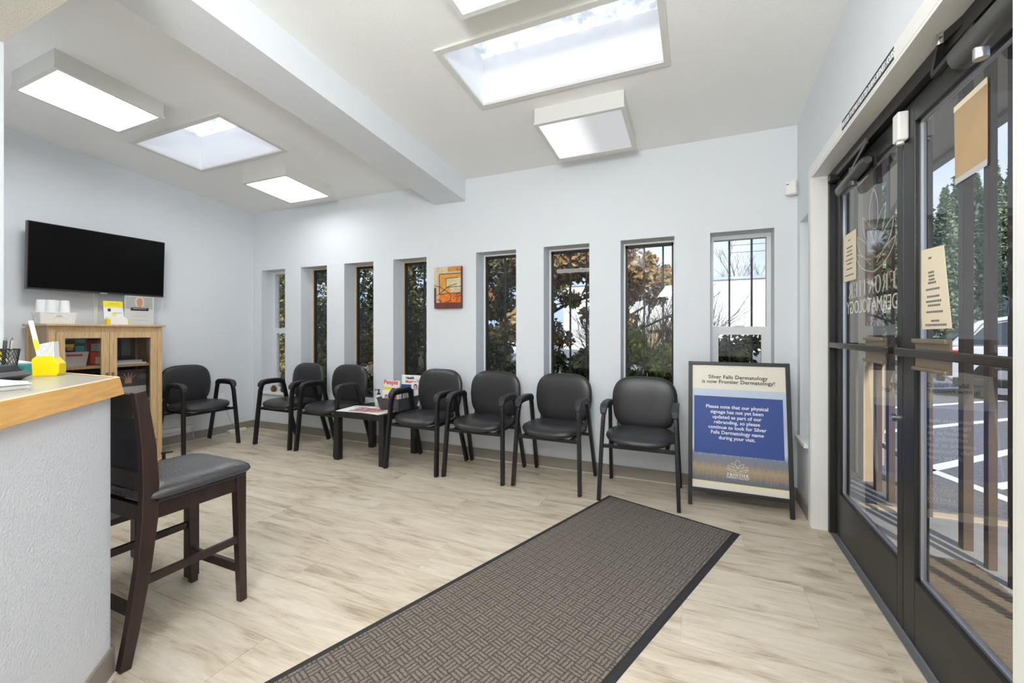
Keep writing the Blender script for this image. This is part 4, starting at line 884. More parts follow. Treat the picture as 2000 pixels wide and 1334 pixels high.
t = thing('magazine_bin', 'dark grey slanted plastic bin full of magazines on the black table', 'bin', (-2.585, 3.245, TZ), rz=-.04)
w, d, h = .13, .155, .115; w1, d1 = .105, .13
mb = MB(); T_ = .004
for (a, b) in (((-w1, -d1), (w1, -d1)), ((w1, -d1), (w1, d1)), ((w1, d1), (-w1, d1)), ((-w1, d1), (-w1, -d1))):
    A0, B0 = Vector((a[0], a[1], 0)), Vector((b[0], b[1], 0)); k1, k2 = w/w1, d/d1; A1, B1 = Vector((a[0]*k1, a[1]*k2, h)), Vector((b[0]*k1, b[1]*k2, h))
    nn = (B0-A0).cross(Vector((0, 0, 1))).normalized()*T_; mb.hexa([A0, B0, B0-nn, A0-nn], [A1, B1, B1-nn, A1-nn])
mb.box(-w1, w1, -d1, d1, 0, .004); mb.build('bin_walls', 'grey_plastic', t)
mb = MB(); mb.box(-w-.004, w+.004, -d-.004, -d+.002, h-.004, h+.003); mb.box(-w-.004, w+.004, d-.002, d+.004, h-.004, h+.003); mb.box(-w-.004, -w+.002, -d, d, h-.004, h+.003); mb.box(w-.002, w+.004, -d, d, h-.004, h+.003); mb.build('bin_rim', 'grey_plastic', t)
cc = ['paper_white', 'teal', 'blue_panel', 'paper_white', 'cable', 'paper', 'blue_panel', 'paper_white', 'skin', 'blue_panel', 'paper_white', 'teal', 'paper', 'blue_panel', 'paper_white']
for k in range(15):
    yy = 3.147+.0155*k; hk = .158+.012*math.sin(k*2.1)
    mg = thing('magazine', 'slim magazine packed upright in the black bin', 'magazine', (-2.585+.004*math.sin(k*3), yy, TZ+.006), group='slim magazines packed in the black bin')
    mg.rotation_euler = (-.14+.01*k, 0, -.04)
    MB().box(-.092, .092, -.0035, .0035, 0, hk).build('pages', 'paper_white', mg); MB().box(-.094, .094, -.0048, -.0036, 0, hk+.002).build('cover', cc[k], mg)
for (lab, x, y, z, w_, h_, f) in (('magazine with a small portrait leaning at the front left of the bin', -2.64, 3.124, .462, .10, .175, [(.5, .62, .02, 'skin', 'hair')]), ('pale magazine with an orange face at the front right of the bin', -2.54, 3.124, .462, .09, .15, [(.5, .76, .022, 'orange', 'skin')]), ('magazine with a woman portrait standing at the back right end of the bin', -2.50, 3.386, .462, .10, .225, [(.5, .78, .025, 'skin', 'hair')])):
    t = thing('magazine', lab, 'magazine', (x, y, z)); t.rotation_euler = (-.10 if y < 3.3 else -.02, 0, -.04); mag_cover(t, w_, h_, None, faces=f)
t = thing('leaflet_pad', 'small white leaflet block on the sill right of the magazine bin', 'papers', (-2.50, YB+.05, WZ0+.022)); MB().box(-.03, .035, -.02, .02, 0, .24).build('sheets', 'paper_white', t); MB().box(-.03, .035, -.021, -.02, .10, .14).build('dark_band', 'ink', t)
t = thing('magazine', 'open glossy magazine lying flat at the front of the black table', 'magazine', (-2.80, 3.055, TZ+.002), rz=.12)
MB().box(-.235, .02, -.125, .15, 0, .006, .001).build('left_pages', 'paper_white', t); MB().box(.02, .215, -.125, .15, 0, .006, .001).build('right_pages', 'paper_white', t)
pm('photo_print', [(236, 226, 216), (224, 190, 176), (190, 70, 60), (120, 140, 176), (232, 228, 222)], 9, 2)
MB().box(-.12, .19, -.11, .06, .006, .0068).build('photo_print', 'photo_print', t)
text('SHADES', .04, 'ink', t, (-.12, .085, .0075), (1, 0, 0), (0, 1, 0), name='title')
bpy.data.objects.remove(bpy.data.objects[[o.name for o in bpy.data.objects if o.parent == t and o.name.startswith('title')][0]])
MB().box(-.2, -.05, .08, .10, .006, .0068).build('headline_print', 'ink_grey', t); MB().box(.03, .2, .09, .1, .006, .0068).build('headline_print', 'orange', t); MB().box(.03, .2, .12, .128, .006, .0068).build('headline_print', 'ink_grey', t)
t = thing('magazine', 'second magazine lying underneath the open one on the black table', 'magazine', (-2.72, 3.05, TZ), rz=-.12); MB().box(-.1, .19, -.11, .1, 0, .0022).build('pages', 'paper', t)
t = thing('sanitizer_bottle', 'clear pump bottle of green gel between table magazines and bin', 'bottle', (-2.83, 3.25, TZ))
MB().lathe([(.033, 0), (.037, .006), (.037, .055)], seg=24).build('gel', 'gel', t, smooth='auto'); MB().lathe([(.0375, .055), (.037, .085), (.03, .103), (.016, .112), (.013, .118)], seg=24).build('bottle_shoulder', 'bottle', t, smooth='auto')
MB().lathe([(.016, .118), (.016, .132), (.006, .134), (.006, .158), (.012, .160), (.012, .168)]).build('pump', 'steel', t, smooth='auto'); MB().sweep([(0, 0, .164), (-.028, -.012, .164), (-.034, -.014, .156)], .008, .006, (0, 1, 0)).build('spout', 'steel', t)
# pine cones on the first sill
def pinecone(lab, x, y, r, m):
    t = thing('pine_cone', lab, 'pine cone', (x, y, WZ0+.022))
    mb = MB(); mb.lathe([(r*.5, 0), (r*.75, r*.6), (r*.55, r*1.5), (r*.15, r*2.05)], seg=10); mb.build('core', m, t)
    mb = MB()
    for k in range(46):
        a = k*2.4; z = r*2*(k/46); rr = r*(.55+.5*math.sin(PI*min(1, (k/46)*.9+.15))); c_ = Vector((math.cos(a), math.sin(a), 0)); s_ = Vector((-math.sin(a), math.cos(a), 0)); q = Vector((0, 0, z))
        mb.add([q+c_*rr*.4-s_*r*.12, q+c_*rr*.4+s_*r*.12, q+c_*rr+s_*r*.2+Vector((0, 0, r*.25)), q+c_*rr-s_*r*.2+Vector((0, 0, r*.25)), q+c_*rr*.95+Vector((0, 0, r*.05))], [(0, 1, 2, 3), (0, 4, 1), (0, 3, 4), (1, 4, 2), (2, 4, 3)])
    tag(mb.build('scales', m, t), kind='stuff')
pinecone('reddish brown pine cone on the first window sill', -4.70, YB+.04, .036, 'cone_warm'); pinecone('dark pine cone on the first window sill, right of the reddish one', -4.545, YB+.05, .038, 'cone_dark')

# ------------------------------------------------------------------ standing sign
sg = thing('standing_sign', 'black framed standing sign with a blue rebranding notice beside the last chair', 'sign', (.25, 3.31, 0)); off = sg.location
yf0, yt, HT = 3.15, 3.325, .965; X0, X1 = -.048, .545
def fy(z): return yf0+(yt-yf0)*z/HT
for X in (X0, X1): MB(off).sweep([(X, fy(0), 0), (X, fy(HT), HT)], .026, .022).build('frame_upright', 'steel', sg, bevel=.002)
MB(off).sweep([(X0-.012, fy(HT-.012), HT-.012), (X1+.012, fy(HT-.012), HT-.012)], .024, .024, (0, yt-yf0, HT)).build('top_bar', 'steel', sg, bevel=.002)
MB(off).sweep([(X0, fy(.105), .105), (X1, fy(.105), .105)], .024, .02, (0, yt-yf0, HT)).build('bottom_bar', 'steel', sg, bevel=.002)
for X in (X0+.004, X1-.004): MB(off).sweep([(X, 3.468, 0), (X, yt+.018, HT-.02)], .022, .018).build('rear_leg', 'steel', sg)
MB(off).sweep([(X0, 3.455, .1), (X1, 3.455, .1)], .02, .016, (0, 0, 1)).build('rear_bar', 'steel', sg)
u = Vector((0, yt-yf0, HT)).normalized(); PZ0, PZ1 = .118/u.z, .945/u.z; PH = PZ1-PZ0; PWd = X1-X0-.026; px0 = X0+.013
nrm = Vector((1, 0, 0)).cross(u)
def poster_mat():
    m = bpy.data.materials.new('poster_print'); m.use_nodes = True; t_ = m.node_tree; p = t_.nodes['Principled BSDF']; N = t_.nodes.new; L_ = t_.links.new
    g = N('ShaderNodeTexCoord'); s = N('ShaderNodeSeparateXYZ'); L_(g.outputs['Generated'], s.inputs[0])
    mpp = N('ShaderNodeMapping'); mpp.inputs['Scale'].default_value = (55, 1, 8); L_(g.outputs['Generated'], mpp.inputs[0]); n_ = N('ShaderNodeTexNoise'); n_.inputs['Scale'].default_value = 1; n_.inputs['Detail'].default_value = 6; L_(mpp.outputs[0], n_.inputs[0])
    a = N('ShaderNodeMath'); a.operation = 'MULTIPLY_ADD'; L_(n_.outputs[0], a.inputs[0]); a.inputs[1].default_value = .09; L_(s.outputs[2], a.inputs[2])
    r = N('ShaderNodeValToRGB'); L_(a.outputs[0], r.inputs[0]); e = r.color_ramp.elements; e[0].position = 0; e[0].color = lin((96, 104, 116)); e[1].position = .95; e[1].color = lin((196, 208, 222))
    for ps, c in ((.13, (104, 106, 118)), (.17, (150, 134, 112)), (.21, (172, 150, 118)), (.255, (128, 124, 128)), (.31, (120, 128, 146)), (.37, (198, 206, 218)), (.6, (178, 194, 214))): e.new(ps).color = lin(c)
    r2 = N('ShaderNodeValToRGB'); r2.color_ramp.interpolation = 'CONSTANT'; L_(s.outputs[2], r2.inputs[0]); q = r2.color_ramp.elements; q[0].position = 0; q[0].color = (1, 1, 1, 1); q[1].position = .055; q[1].color = (0, 0, 0, 1); q.new(.795).color = (1, 1, 1, 1)
    mx = N('ShaderNodeMixRGB'); L_(r2.outputs[0], mx.inputs[0]); L_(r.outputs[0], mx.inputs[1]); mx.inputs[2].default_value = lin((228, 220, 205)); L_(mx.outputs[0], p.inputs['Base Color']); p.inputs['Roughness'].default_value = .4
    return m
M['poster'] = poster_mat()
def pp(fx, fz, lift=0): return Vector((px0+PWd*fx, yf0, 0))+u*(PZ0+PH*fz)+nrm*lift
def prect(a, b, c, d, m, lift, n): MB(off).prism([pp(a, c, lift), pp(b, c, lift), pp(b, d, lift), pp(a, d, lift)], nrm*.0008).build(n, m, sg)
prect(0, 1, 0, 1, 'poster', .002, 'poster'); prect(0, 1, 0, 1, 'steel', -.003, 'backing_board'); prect(.02, .965, .275, .738, 'blue_panel', .0032, 'blue_panel')
prect(0, 1, .055, .059, 'yellow2', .003, 'yellow_line')
up = (u.x, u.y, u.z)
for s_, z in (('Silver Falls Dermatology', .885), ('is now Frontier Dermatology!', .846)): text(s_, .0355, 'ink', sg, pp(.5, z, .0035), (1, 0, 0), up, off=off, bold=.0005, name='heading', spacing=1.03)
for k, s_ in enumerate(('Please note that our physical', 'signage has not yet been', 'updated as part of our', 'rebranding, so please', 'continue to look for Silver', 'Falls Dermatology name', 'during your visit.')):
    text(s_, .0325, 'white_ink', sg, pp(.485, .642-.0412*k, .0045), (1, 0, 0), up, off=off, bold=.0005, name='notice_line')
put_serif('FRONTIER', .017, .125, 'white_ink', sg, pp(.49, .118, .0035), (1, 0, 0), up, 'logo_word', .24, off=off)
text('DERMATOLOGY', .0185, 'white_ink', sg, pp(.49, .099, .0035), (1, 0, 0), up, off=off, name='logo_word')
mb = MB(off)
for l in flower_lines(.085): ribbon(mb, [(a*1.25, b) for a, b in l], .0016, (1, 0, 0), up, pp(.49, .145, .0035))
mb.build('blossom_emblem', 'white_ink', sg)

# ------------------------------------------------------------------ entrance mat
ang = -math.radians(19.55); U = Vector((math.cos(ang), math.sin(ang), 0)); V = Vector((-math.sin(ang), math.cos(ang), 0))
MW, ML = .862, 2.44; corner = Vector((-.585, 3.085, 0)); cen = corner+U*MW/2-V*ML/2
t = thing('entrance_mat', 'long brown basket-weave entrance mat with black rubber border', 'mat', cen, rz=ang)
MB().hexa([(-MW/2, -ML/2, .0006), (MW/2, -ML/2, .0006), (MW/2, ML/2, .0006), (-MW/2, ML/2, .0006)], [(-MW/2+.012, -ML/2+.012, .004), (MW/2-.012, -ML/2+.012, .004), (MW/2-.012, ML/2-.012, .004), (-MW/2+.012, ML/2-.012, .004)]).build('rubber_border', 'black_rubber', t)
MB().box(-MW/2+.034, MW/2-.034, -ML/2+.034, ML/2-.034, .004, .0085).build('carpet_pile', 'weave', t)

# ================================================================== outside
G = -.12
MB().box(-60, 120, -60, 160, G-.2, G).build('ground', 'asphalt')['kind'] = 'structure'
MB().box(-14, 1.0, YB+RV+.02, 7.6, G, -.06).build('planting_bed', 'soil')['kind'] = 'structure'
MB().box(XR+.165, 7.0, -3.2, 3.6, -.3, -.015).build('porch_floor', 'concrete')['kind'] = 'structure'
MB().box(XR+.165, 7.0, 3.6, 3.7, -.3, -.012, .01).build('kerb', 'beige')['kind'] = 'structure'
MB().box(XR+.165, 2.25, -3.2, 6.2, 2.92, 3.04).build('porch_roof', 'soffit')['kind'] = 'structure'
MB().box(2.2, 2.3, -3.2, 6.2, 2.88, 3.1).build('porch_fascia', 'brown')['kind'] = 'structure'
t = thing('porch_mat', 'ribbed brown doormat outside the right glass door', 'mat', (1.05, 2.1, -.015))
MB().box(-.2, .24, -.85, .85, 0, .008).build('mat_backing', 'black_rubber', t)
mb = MB()
for k in range(56): mb.box(-.2, .24, -.84+.03*k, -.84+.03*k+.017, .008, .016)
tag(mb.build('ribs', 'outmat', t), kind='stuff')
# porch screen of tall slats with arched heads
PX = 1.35
sc_ = thing('porch_screen', 'brown timber porch screen of tall posts with arched heads outside the doors', 'screen', (PX, 3.6, -.015)); off = sc_.location
posts = [(4.97, 4.86, 'brown', .03), (4.73, 4.60, 'beige', .035), (4.425, 4.36, 'brown', .02), (4.16, 4.11, 'brown', .02), (3.93, 3.88, 'brown', .02), (3.69, 3.585, 'brown', .035), (2.945, 2.905, 'brown', .018), (3.165, 3.115, 'brown', .022), (2.762, 2.725, 'brown', .018), (2.40, 2.33, 'brown', .02), (2.05, 1.99, 'brown', .02)]
for y1, y0, m, hx in posts: MB(off).box(PX-hx, PX+hx, y0, y1, (-.015 if y1 < 3.7 else G), 2.92, .003).build('post', m, sc_)
ysr = sorted([(a+b)/2 for a, b, *_ in posts])
for a, b in zip(ysr, ysr[1:]):
    if b-a < .1 or b-a > .45: continue
    pts = [(PX-.012, a, 2.92), (PX-.012, a, 2.35)]+[(PX-.012, (a+b)/2-(b-a)/2*.92*math.cos(PI*k/10), 2.35+.28*math.sin(PI*k/10)) for k in range(11)]+[(PX-.012, b, 2.35), (PX-.012, b, 2.92)]
    MB(off).prism(pts, (.024, 0, 0)).build('arched_head', 'brown', sc_)
rl = thing('porch_railing', 'beige low porch railing with thin balusters beyond the left glass door', 'railing', (1.62, 4.9, -.015)); off = rl.location
MB(off).box(1.6, 1.64, 4.45, 5.25, .88, .93).build('top_rail', 'beige', rl); MB(off).box(1.6, 1.64, 4.45, 5.25, .08, .12).build('bottom_rail', 'beige', rl)
for k in range(6): MB(off).box(1.61, 1.63, 4.52+.125*k, 4.545+.125*k, .12, .88).build('baluster', 'beige', rl)
for k, yy in enumerate((4.45, 5.25)): MB(off).box(1.585, 1.655, yy-.035, yy+.035, G, 1.0).build('newel_post', 'beige', rl)
# parking bay lines
def stripe(p, q, w=.1):
    p, q = Vector(p+(0,)), Vector(q+(0,)); n = (q-p).normalized().cross(Vector((0, 0, 1)))*w/2; c = (p+q)/2
    o = MB((c.x, c.y, G)).prism([Vector((a.x, a.y, G+.001)) for a in (p-n, q-n, q+n, p+n)], (0, 0, .003)).build('parking_line', 'stripe'); o.location = (c.x, c.y, G); o['kind'] = 'structure'
for p, q in (((1.9, 6.7), (5.6, 9.9)), ((1.9, 5.15), (4.6, 7.9)), ((2.25, 4.85), (5.0, 7.0)), ((1.95, 5.35), (2.35, 4.0)), ((3.0, 9.2), (7.0, 12.4)), ((4.6, 12.5), (9.0, 15.5)), ((2.1, 4.2), (2.5, 3.9))): stripe(p, q, .11)

# cars
def make_car(paint, label, group=None):
    t = thing('parked_car', label, 'car', group=group)   # rear at x=0, front towards +x, y across
    W2 = .88
    def prof(pts, w, z_in=0): return pts
    body = [(0.04, .42), (0, .62), (.02, .86), (.10, .98), (.35, 1.02), (3.25, 1.0), (3.9, .94), (4.45, .80), (4.55, .62), (4.55, .40), (4.2, .25), (.25, .27)]
    bm = bmesh.new()
    def loft(pts, ys, nm, m, bev=.05):
        bm = bmesh.new(); rings = []
        for y, s in ys: rings.append([bm.verts.new((2.3+(x-2.3)*s, y, z)) for x, z in pts])
        n = len(pts)
        for a, b in zip(rings, rings[1:]):
            for i in range(n): bm.faces.new((a[i], a[(i+1) % n], b[(i+1) % n], b[i]))
        bm.faces.new(rings[0][::-1]); bm.faces.new(rings[-1]); bmesh.ops.recalc_face_normals(bm, faces=bm.faces[:])
        me = bpy.data.meshes.new(nm); bm.to_mesh(me); bm.free(); me.materials.append(M[m])
        o = bpy.data.objects.new(nm, me); COL.objects.link(o); o.parent = t
        b = o.modifiers.new('b', 'BEVEL'); b.width = bev; b.segments = 3; b.limit_method = 'ANGLE'
        for p in me.polygons: p.use_smooth = True
        return o
    loft(body, [(-W2, .985), (-W2+.06, 1), (W2-.06, 1), (W2, .985)], 'body', paint)
    # greenhouse with sloping sides
    gh = [(.12, 1.0), (.55, 1.50), (1.0, 1.60), (2.2, 1.60), (2.75, 1.50), (3.45, 1.0)]
    bm = bmesh.new(); A_ = [bm.verts.new((x, -(W2-.04-(z-1.0)*.28), z)) for x, z in gh]; B_ = [bm.verts.new((x, (W2-.04-(z-1.0)*.28), z)) for x, z in gh]; n = len(gh)
    for i in range(n): bm.faces.new((A_[i], A_[(i+1) % n], B_[(i+1) % n], B_[i]))
    bm.faces.new(A_[::-1]); bm.faces.new(B_); bmesh.ops.recalc_face_normals(bm, faces=bm.faces[:]); me = bpy.data.meshes.new('cabin'); bm.to_mesh(me); bm.free(); me.materials.append(M[paint])
    o = bpy.data.objects.new('cabin', me); COL.objects.link(o); o.parent = t; b = o.modifiers.new('b', 'BEVEL'); b.width = .05; b.segments = 3
    for s in (-1, 1):
        yy = lambda z: s*(W2-.034-(z-1.0)*.28)
        for win in ([(.36, 1.05), (.66, 1.42), (1.0, 1.5), (1.12, 1.5), (1.12, 1.05)], [(1.2, 1.05), (1.2, 1.51), (2.0, 1.51), (2.0, 1.05)], [(2.08, 1.05), (2.08, 1.51), (2.3, 1.5), (2.7, 1.4), (3.18, 1.05)]):
            MB().prism([(x, yy(z), z) for x, z in win], (0, s*.012, 0)).build('side_window', 'car_glass', t)
        mb = MB(); mb.tube([(.34, yy(1.03)+s*.01, 1.03), (.62, yy(1.45)+s*.01, 1.45), (1.0, yy(1.53)+s*.01, 1.53), (2.25, yy(1.53)+s*.01, 1.53), (2.74, yy(1.42)+s*.01, 1.42), (3.24, yy(1.03)+s*.01, 1.03), (.34, yy(1.03)+s*.01, 1.03)], .012, 6); mb.build('chrome_trim', 'chrome', t)
        MB().box(.0, .36, s*W2-.04, s*W2+.01, .80, .93, .015).build('taillight', 'taillight', t); MB().box(1.05, 1.25, s*W2-.01, s*W2+.035, .88, .91, .008).build('door_handle', 'chrome', t); MB().box(1.9, 2.1, s*W2-.01, s*W2+.035, .87, .9, .008).build('door_handle', 'chrome', t)
        MB().box(.2, 4.3, s*W2-.05, s*W2+.015, .24, .40, .02).build('sill_cladding', 'car_trim', t)
        for wx in (.85, 3.65):
            MB().tube([(wx, s*(W2-.22), .34), (wx, s*(W2+.02), .34)], .35, 28).build('wheel', 'tyre', t, smooth='auto'); wr = MB().tube([(wx, s*(W2+.0), .34), (wx, s*(W2+.03), .34)], .23, 24)
            wr.build('wheel_rim', 'alu', t, smooth='auto')
            MB().tube([(wx, s*(W2-.2), .36), (wx, s*(W2+.008), .36)], .41, 28).build('wheel_arch', 'car_trim', t, smooth='auto')
    MB().box(-.02, .1, -W2+.05, W2-.05, .30, .5, .03).build('bumper', 'car_trim', t)
    MB().prism([(.165, -.6, 1.08), (.165, .6, 1.08), (.52, .52, 1.45), (.52, -.52, 1.45)], (-.03, 0, .025)).build('rear_window', 'car_glass', t)
    MB().box(-.015, .02, -.25, .25, .62, .74).build('number_plate', 'paper_white', t)
    return t
car = make_car('car_paint', 'silver estate car parked outside beyond the right glass door'); car.location = (4.68, 12.08, G); car.rotation_euler = (0, 0, -.30)
car = make_car('car_white', 'white car parked behind the shrubs, seen through the fifth slot window'); car.location = (-11.2, 15.5, G); car.rotation_euler = (0, 0, .1)

# white commercial building
b = thing('white_building', 'long low white building across the car park seen through the slot windows', 'building', (-1, 30, G)); off = b.location
MB(off).box(-9, 6.2, 30, 40, G, 4.45).build('wall', 'stucco', b); MB(off).box(-9.1, 6.3, 29.9, 40.1, 4.45, 4.62).build('roof_cap', 'roofcap', b)
mb = MB(off); mb.box(4.0, 4.9, 29.7, 30, 2.5, 2.95); mb.build('wall_vent', 'roofcap', b)
for k in range(4): MB(off).box(4.05, 4.85, 29.66, 29.7, 2.54+.1*k, 2.59+.1*k).build('vent_louvre', 'cable', b)
for k in range(12): MB(off).box(-8.6+k*1.25, -8.57+k*1.25, 29.97, 30, G, 4.45).build('wall_joint', 'cable', b)
MB(off).box(-3.2, -2.2, 29.93, 30, G, 2.1).build('service_door', 'cable', b)
b = thing('brown_shed', 'small low brown shed in front of the white building', 'building', (-1.9, 24, G)); off = b.location
MB(off).box(-2.5, -1.3, 24, 26, G, 1.25).build('wall', 'fence', b); MB(off).prism([(-2.7, 23.8, 1.25), (-1.1, 23.8, 1.25), (-1.9, 23.8, 1.62)], (0, 2.4, 0)).build('roof', 'soffit', b)
# wooden fence on the left
fn = thing('wooden_fence', 'weathered board fence behind the trees left of the building', 'fence', (-9, 9.6, G)); off = fn.location
for k in range(44): MB(off).box(-13+.2*k, -12.82+.2*k, 9.6, 9.625, G, .92+.02*math.sin(k*1.7)).build('board', 'fence', fn)
for z in (.2, .7): MB(off).box(-13, -4.2, 9.625, 9.67, z, z+.09).build('rail', 'fence', fn)

# ---- plants
def leaves(n, fn_pos, size, m, parent, name='foliage', flat_=.0):
    rng = np.random.default_rng(int(abs(hash_(name+m))*1)+n)
    P_ = fn_pos(n, rng); k = len(P_)
    a = rng.normal(size=(k, 3)); a /= np.linalg.norm(a, axis=1)[:, None]; b_ = rng.normal(size=(k, 3)); b_ -= (a*b_).sum(1)[:, None]*a; b_ /= np.linalg.norm(b_, axis=1)[:, None]
    s = size*(.6+.8*rng.random((k, 1))); q = np.stack([P_-a*s*.5, P_+b_*s*.28, P_+a*s*.6, P_-b_*s*.28], 1).reshape(-1, 3)
    me = bpy.data.meshes.new(name); me.from_pydata(q.tolist(), [], [(4*i, 4*i+1, 4*i+2, 4*i+3) for i in range(k)]); me.materials.append(M[m])
    o = bpy.data.objects.new(name, me); COL.objects.link(o); o.parent = parent; o['kind'] = 'stuff'; return o
def hash_(s): return sum(ord(c)*(i+1) for i, c in enumerate(s)) % 9973
def blobs(cs):   # leaves gathered in clumps: list of centre, radius
    def f(n, rng):
        w = np.array([c[3]**2.2 for c in cs]); w /= w.sum(); idx = rng.choice(len(cs), n, p=w); d = rng.normal(size=(n, 3)); d /= np.linalg.norm(d, axis=1)[:, None]
        r = rng.random((n, 1))**.45; C_ = np.array([c[:3] for c in cs])[idx]; R_ = np.array([c[3] for c in cs])[idx][:, None]
        return C_+d*r*R_*np.array([1, 1, .75])
    return f
def branchy(mb, p, d, L, r, depth, rng, leaf_pts=None, spread=.6, kids=3):
    q = p+d*L; mid = (p+q)/2+Vector((rng.uniform(-1, 1), rng.uniform(-1, 1), rng.uniform(-.3, .6)))*L*.08
    mb.tube([p, mid, q], [r, r*.8, r*.62], 5 if depth > 2 else 4, False)
    if depth <= 0:
        if leaf_pts is not None: leaf_pts.append(q)
        return
    for k in range(kids):
        v = Vector((rng.uniform(-1, 1), rng.uniform(-1, 1), rng.uniform(-.5, 1)))*spread; branchy(mb, p+d*L*(.55+.45*(k+1)/kids), (d+v).normalized(), L*rng.uniform(.55, .8), r*.55, depth-1, rng, leaf_pts, spread, kids)
def tree(name, label, loc, h, trunk_r, cs, m, n, size, bark='bark', depth=4, seed=3, cat='tree', group=None):
    t = thing(name, label, cat, loc, group=group); rng = random.Random(seed); mb = MB(); mb.tube([(0, 0, -.1), (.03, .02, h*.3), (-.04, .03, h*.55)], [trunk_r, trunk_r*.85, trunk_r*.65], 10); mb.build('trunk', bark, t, smooth='auto')
    mb = MB(); lp = []
    for k in range(6): a = k*1.05+rng.random(); branchy(mb, Vector((0, 0, h*(.28+.06*k))), Vector((math.cos(a), math.sin(a), .45)).normalized(), h*.2, trunk_r*.4, depth-1, rng, lp)
    tag(mb.build('branches', bark, t), kind='stuff')
    leaves(n, blobs(cs), size, m, t); return t
def crown(rx, rz_, z, k, seed, r):
    rng = random.Random(seed); return [(rng.gauss(0, rx), rng.gauss(0, rx*.8), z+rng.gauss(0, rz_), r*rng.uniform(.6, 1.2)) for _ in range(k)]
tree('garden_tree', 'large dark tree with a thick trunk outside the third and fourth slot windows', (-4.75, 6.2, -.06), 5.2, .2, crown(1.0, .85, 1.9, 56, 1, .42), 'leaf_dark', 24000, .07, seed=4)
tree('garden_tree', 'olive brown tree outside the first and second slot windows', (-7.6, 6.3, -.06), 4.8, .14, crown(1.3, .85, 1.45, 66, 2, .42), 'leaf_olive', 24000, .07, seed=5)
tree('garden_tree', 'autumn tree with reddish leaves hanging before the middle slot windows', (-2.5, 7.0, -.06), 5.2, .075, crown(1.1, .5, 2.4, 84, 8, .30), 'leaf_autumn', 24000, .085, seed=9)
tree('garden_tree', 'thin leafy tree with red tinted leaves outside the seventh slot window', (-.95, 6.2, -.06), 4.2, .05, crown(.26, .33, 2.15, 20, 12, .2), 'leaf_autumn', 2600, .08, seed=11, depth=3)
tree('garden_tree', 'olive leafed tree seen through the fifth slot window', (-3.75, 8.0, -.06), 4.8, .07, crown(.6, .6, 2.0, 50, 21, .3), 'leaf_olive', 13000, .075, seed=13)
def bush(label, loc, cs, m, n, size, seed=1, group=None):
    t = thing('garden_shrub', label, 'shrub', loc, group=group); rng = random.Random(seed); mb = MB()
    for k in range(9): a = k*.7; branchy(mb, Vector((.1*math.cos(a), .1*math.sin(a), -.02)), Vector((.4*math.cos(a), .4*math.sin(a), 1)).normalized(), .35, .012, 2, rng)
    tag(mb.build('stems', 'bark', t), kind='stuff'); leaves(n, blobs(cs), size, m, t); return t
def mound(w, h, k, seed, r=.22):
    rng = random.Random(seed); return [(rng.uniform(-w, w), rng.uniform(-.3, .3), rng.uniform(.1, h), r*rng.uniform(.7, 1.2)) for _ in range(k)]
bush('dark leafy shrub filling the bottom of the fifth slot window', (-2.1, 4.9, -.06), mound(.5, 1.08, 40, 1, .17), 'leaf_dark', 6500, .07, 1)
bush('dark leafy shrub filling the bottom of the sixth slot window', (-1.25, 4.9, -.06), mound(.4, 1.08, 32, 2, .16), 'leaf_dark', 5500, .07, 2)
bush('bright yellow green shrub outside the seventh slot window', (-.45, 4.8, -.06), mound(.42, 1.18, 30, 3, .17), 'leaf_bright', 10500, .06, 3)
bush('dense green shrub low outside the eighth slot window', (.55, 4.9, -.06), mound(.5, 1.12, 34, 4, .2), 'leaf_dark', 9500, .06, 4)
bush('dark shrub under the big tree outside the fourth slot window', (-3.9, 5.4, -.06), mound(.6, .6, 26, 5, .24), 'leaf_dark', 4200, .07, 5)
bush('olive shrub outside the second slot window', (-6.3, 5.6, -.06), mound(.8, 1.25, 44, 6, .28), 'leaf_olive', 9500, .07, 6)
bush('broad green shrub outside the third slot window', (-5.4, 5.2, -.06), mound(.8, 1.2, 44, 7, .26), 'leaf_olive', 9500, .07, 7)
t = thing('twiggy_shrub', 'bare twiggy shrub between the seventh window and the white building', 'shrub', (-.62, 5.5, -.06)); rng = random.Random(5); mb = MB()
for k in range(16): a = k*.8; branchy(mb, Vector((.25*math.cos(a), .2*math.sin(a), 0)), Vector((.35*math.cos(a), .3*math.sin(a), 1)).normalized(), .74, .014, 3, rng, None, .5, 4)
tag(mb.build('twigs', 'bark', t), kind='stuff')
# conifers far beyond the car park
def make_conifer():
    t = thing('conifer', 'tall dark conifer in the tree line beyond the car park', 'tree', group='conifers beyond the car park')
    MB().tube([(0, 0, -.2), (0, 0, 7), (0, 0, 13.6)], [.28, .16, .03], 8).build('trunk', 'bark', t)
    rng = np.random.default_rng(5); q = []
    def pos(n, rg):
        z = rg.random(n)**.85; zz = 1.2+z*12.6; R_ = (1-z)*2.6+.12; lv = (zz*1.6) % 1; R_ = R_*(.55+.45*(1-lv)); a = np.floor(rg.random(n)*11)*2*np.pi/11+np.floor(zz*1.6)*1.3+rg.normal(0, .12, n); r = np.sqrt(rg.random(n))*R_
        return np.stack([np.cos(a)*r, np.sin(a)*r, zz-.22*r+rg.normal(0, .08, n)], 1)
    leaves(6500, pos, .30, 'needles', t, 'needle_boughs'); return t
c0 = make_conifer(); rng = random.Random(3); i = 0
for k in range(20):
    rr = .20+.022*k+rng.uniform(-.006, .006); f = rng.uniform(36, 44); c_ = (rr, 1.0)
    y = f/(1-.0+.44*rr)*1.0; x = rr*y
    c = c0 if i == 0 else copy_tree(c0); i += 1; c.location = (x, y, G); s = rng.uniform(.62, .96); c.scale = (s*1.1, s*1.1, s); c.rotation_euler = (0, 0, rng.random()*6)
t = thing('roadside_thicket', 'dense green thicket under the distant conifers beyond the car park', 'shrubs', (16, 38, G))
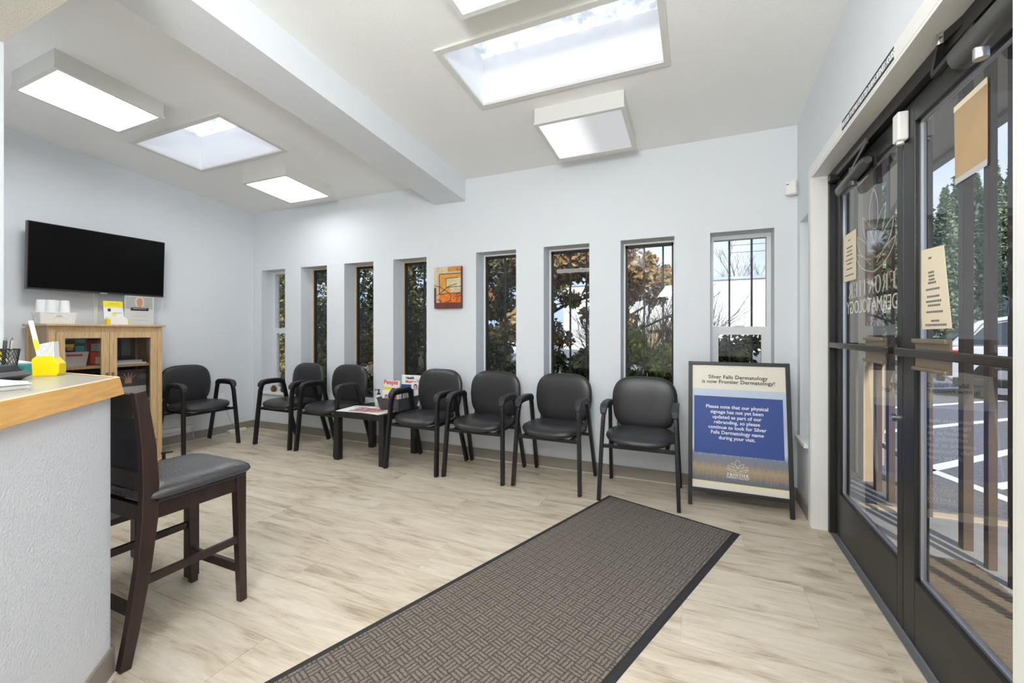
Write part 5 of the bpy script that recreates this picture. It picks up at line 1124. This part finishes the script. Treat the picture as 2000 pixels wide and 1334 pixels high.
def tp(n, rg): x = rg.uniform(-8, 14, n); return np.stack([x, -.42*x+rg.uniform(-1.5, 1.5, n), rg.random(n)**.7*(3.4+.7*np.sin(x*1.3))], 1)
leaves(14000, tp, .4, 'leaf_olive', t, 'leaf_mass')
# bare trees above the white building
def bare(): 
    t = thing('bare_tree', 'leafless tree rising behind the roof of the white building', 'tree', group='leafless trees behind the white building'); rg = random.Random(8); mb = MB()
    mb.tube([(0, 0, 0), (.1, 0, 4), (0, .1, 7.5)], [.16, .11, .05], 6); mb.build('trunk', 'greybark', t); mb = MB()
    for k in range(9): a = k*1.3; branchy(mb, Vector((0, 0, 3+.5*k)), Vector((math.cos(a)*.6, math.sin(a)*.6, 1)).normalized(), 1.7, .05, 3, rg, None, .45, 3)
    tag(mb.build('branches', 'greybark', t), kind='stuff'); return t
b0 = bare()
for k, (x, y, s) in enumerate(((3.2, 46, .95), (5.6, 47, .8), (7.6, 45, .72), (.9, 48, .7), (-1.6, 47, .75), (-5, 48, .8))):
    c = b0 if k == 0 else copy_tree(b0); c.location = (x, y, G); c.scale = (s, s, s); c.rotation_euler = (0, 0, k*1.7)
# stop sign and street name
t = thing('stop_sign', 'small red stop sign beyond the silver car', 'sign', (19.75, 41.2, G)); off = t.location
MB().box(-.04, .04, -.04, .04, 0, 3.2).build('post', 'alu', t)
dv = Vector((-.9, .43, 0)).normalized(); nv = Vector((.43, .9, 0)).normalized(); xv = Vector((.9, -.43, 0)).normalized()
for rr, m, e in ((.40, 'white_ink', .0), (.37, 'stop_red', .01)): MB().prism([Vector((0, 0, 2.75))-nv*(.06+e)+xv*rr*math.cos(PI/8+k*PI/4)+Vector((0, 0, rr*math.sin(PI/8+k*PI/4))) for k in range(8)], nv*.01).build('octagon', m, t)
text('STOP', .3, 'white_ink', t, Vector((0, 0, 2.64))-nv*.08, xv, (0, 0, 1), bold=.012)
MB().prism([Vector((0, 0, 3.3))-nv*.03+xv*a+Vector((0, 0, b)) for a, b in ((-.45, 0), (.3, 0), (.3, .2), (-.45, .2))], nv*.02).build('street_name_plate', 'sign_green', t)
# overhead wires
for k, z in enumerate((6.4, 6.9)):
    t = thing('power_line', ['lower overhead wire crossing in front of the conifers', 'upper overhead wire crossing in front of the conifers'][k], 'wire', (14, 30, z)); MB().tube([(-12, 3.5, .3), (-4, 1.2, -.1), (4, -1.2, -.1), (14, -4.5, .4)], .02, 5).build('wire', 'grey_plastic', t)
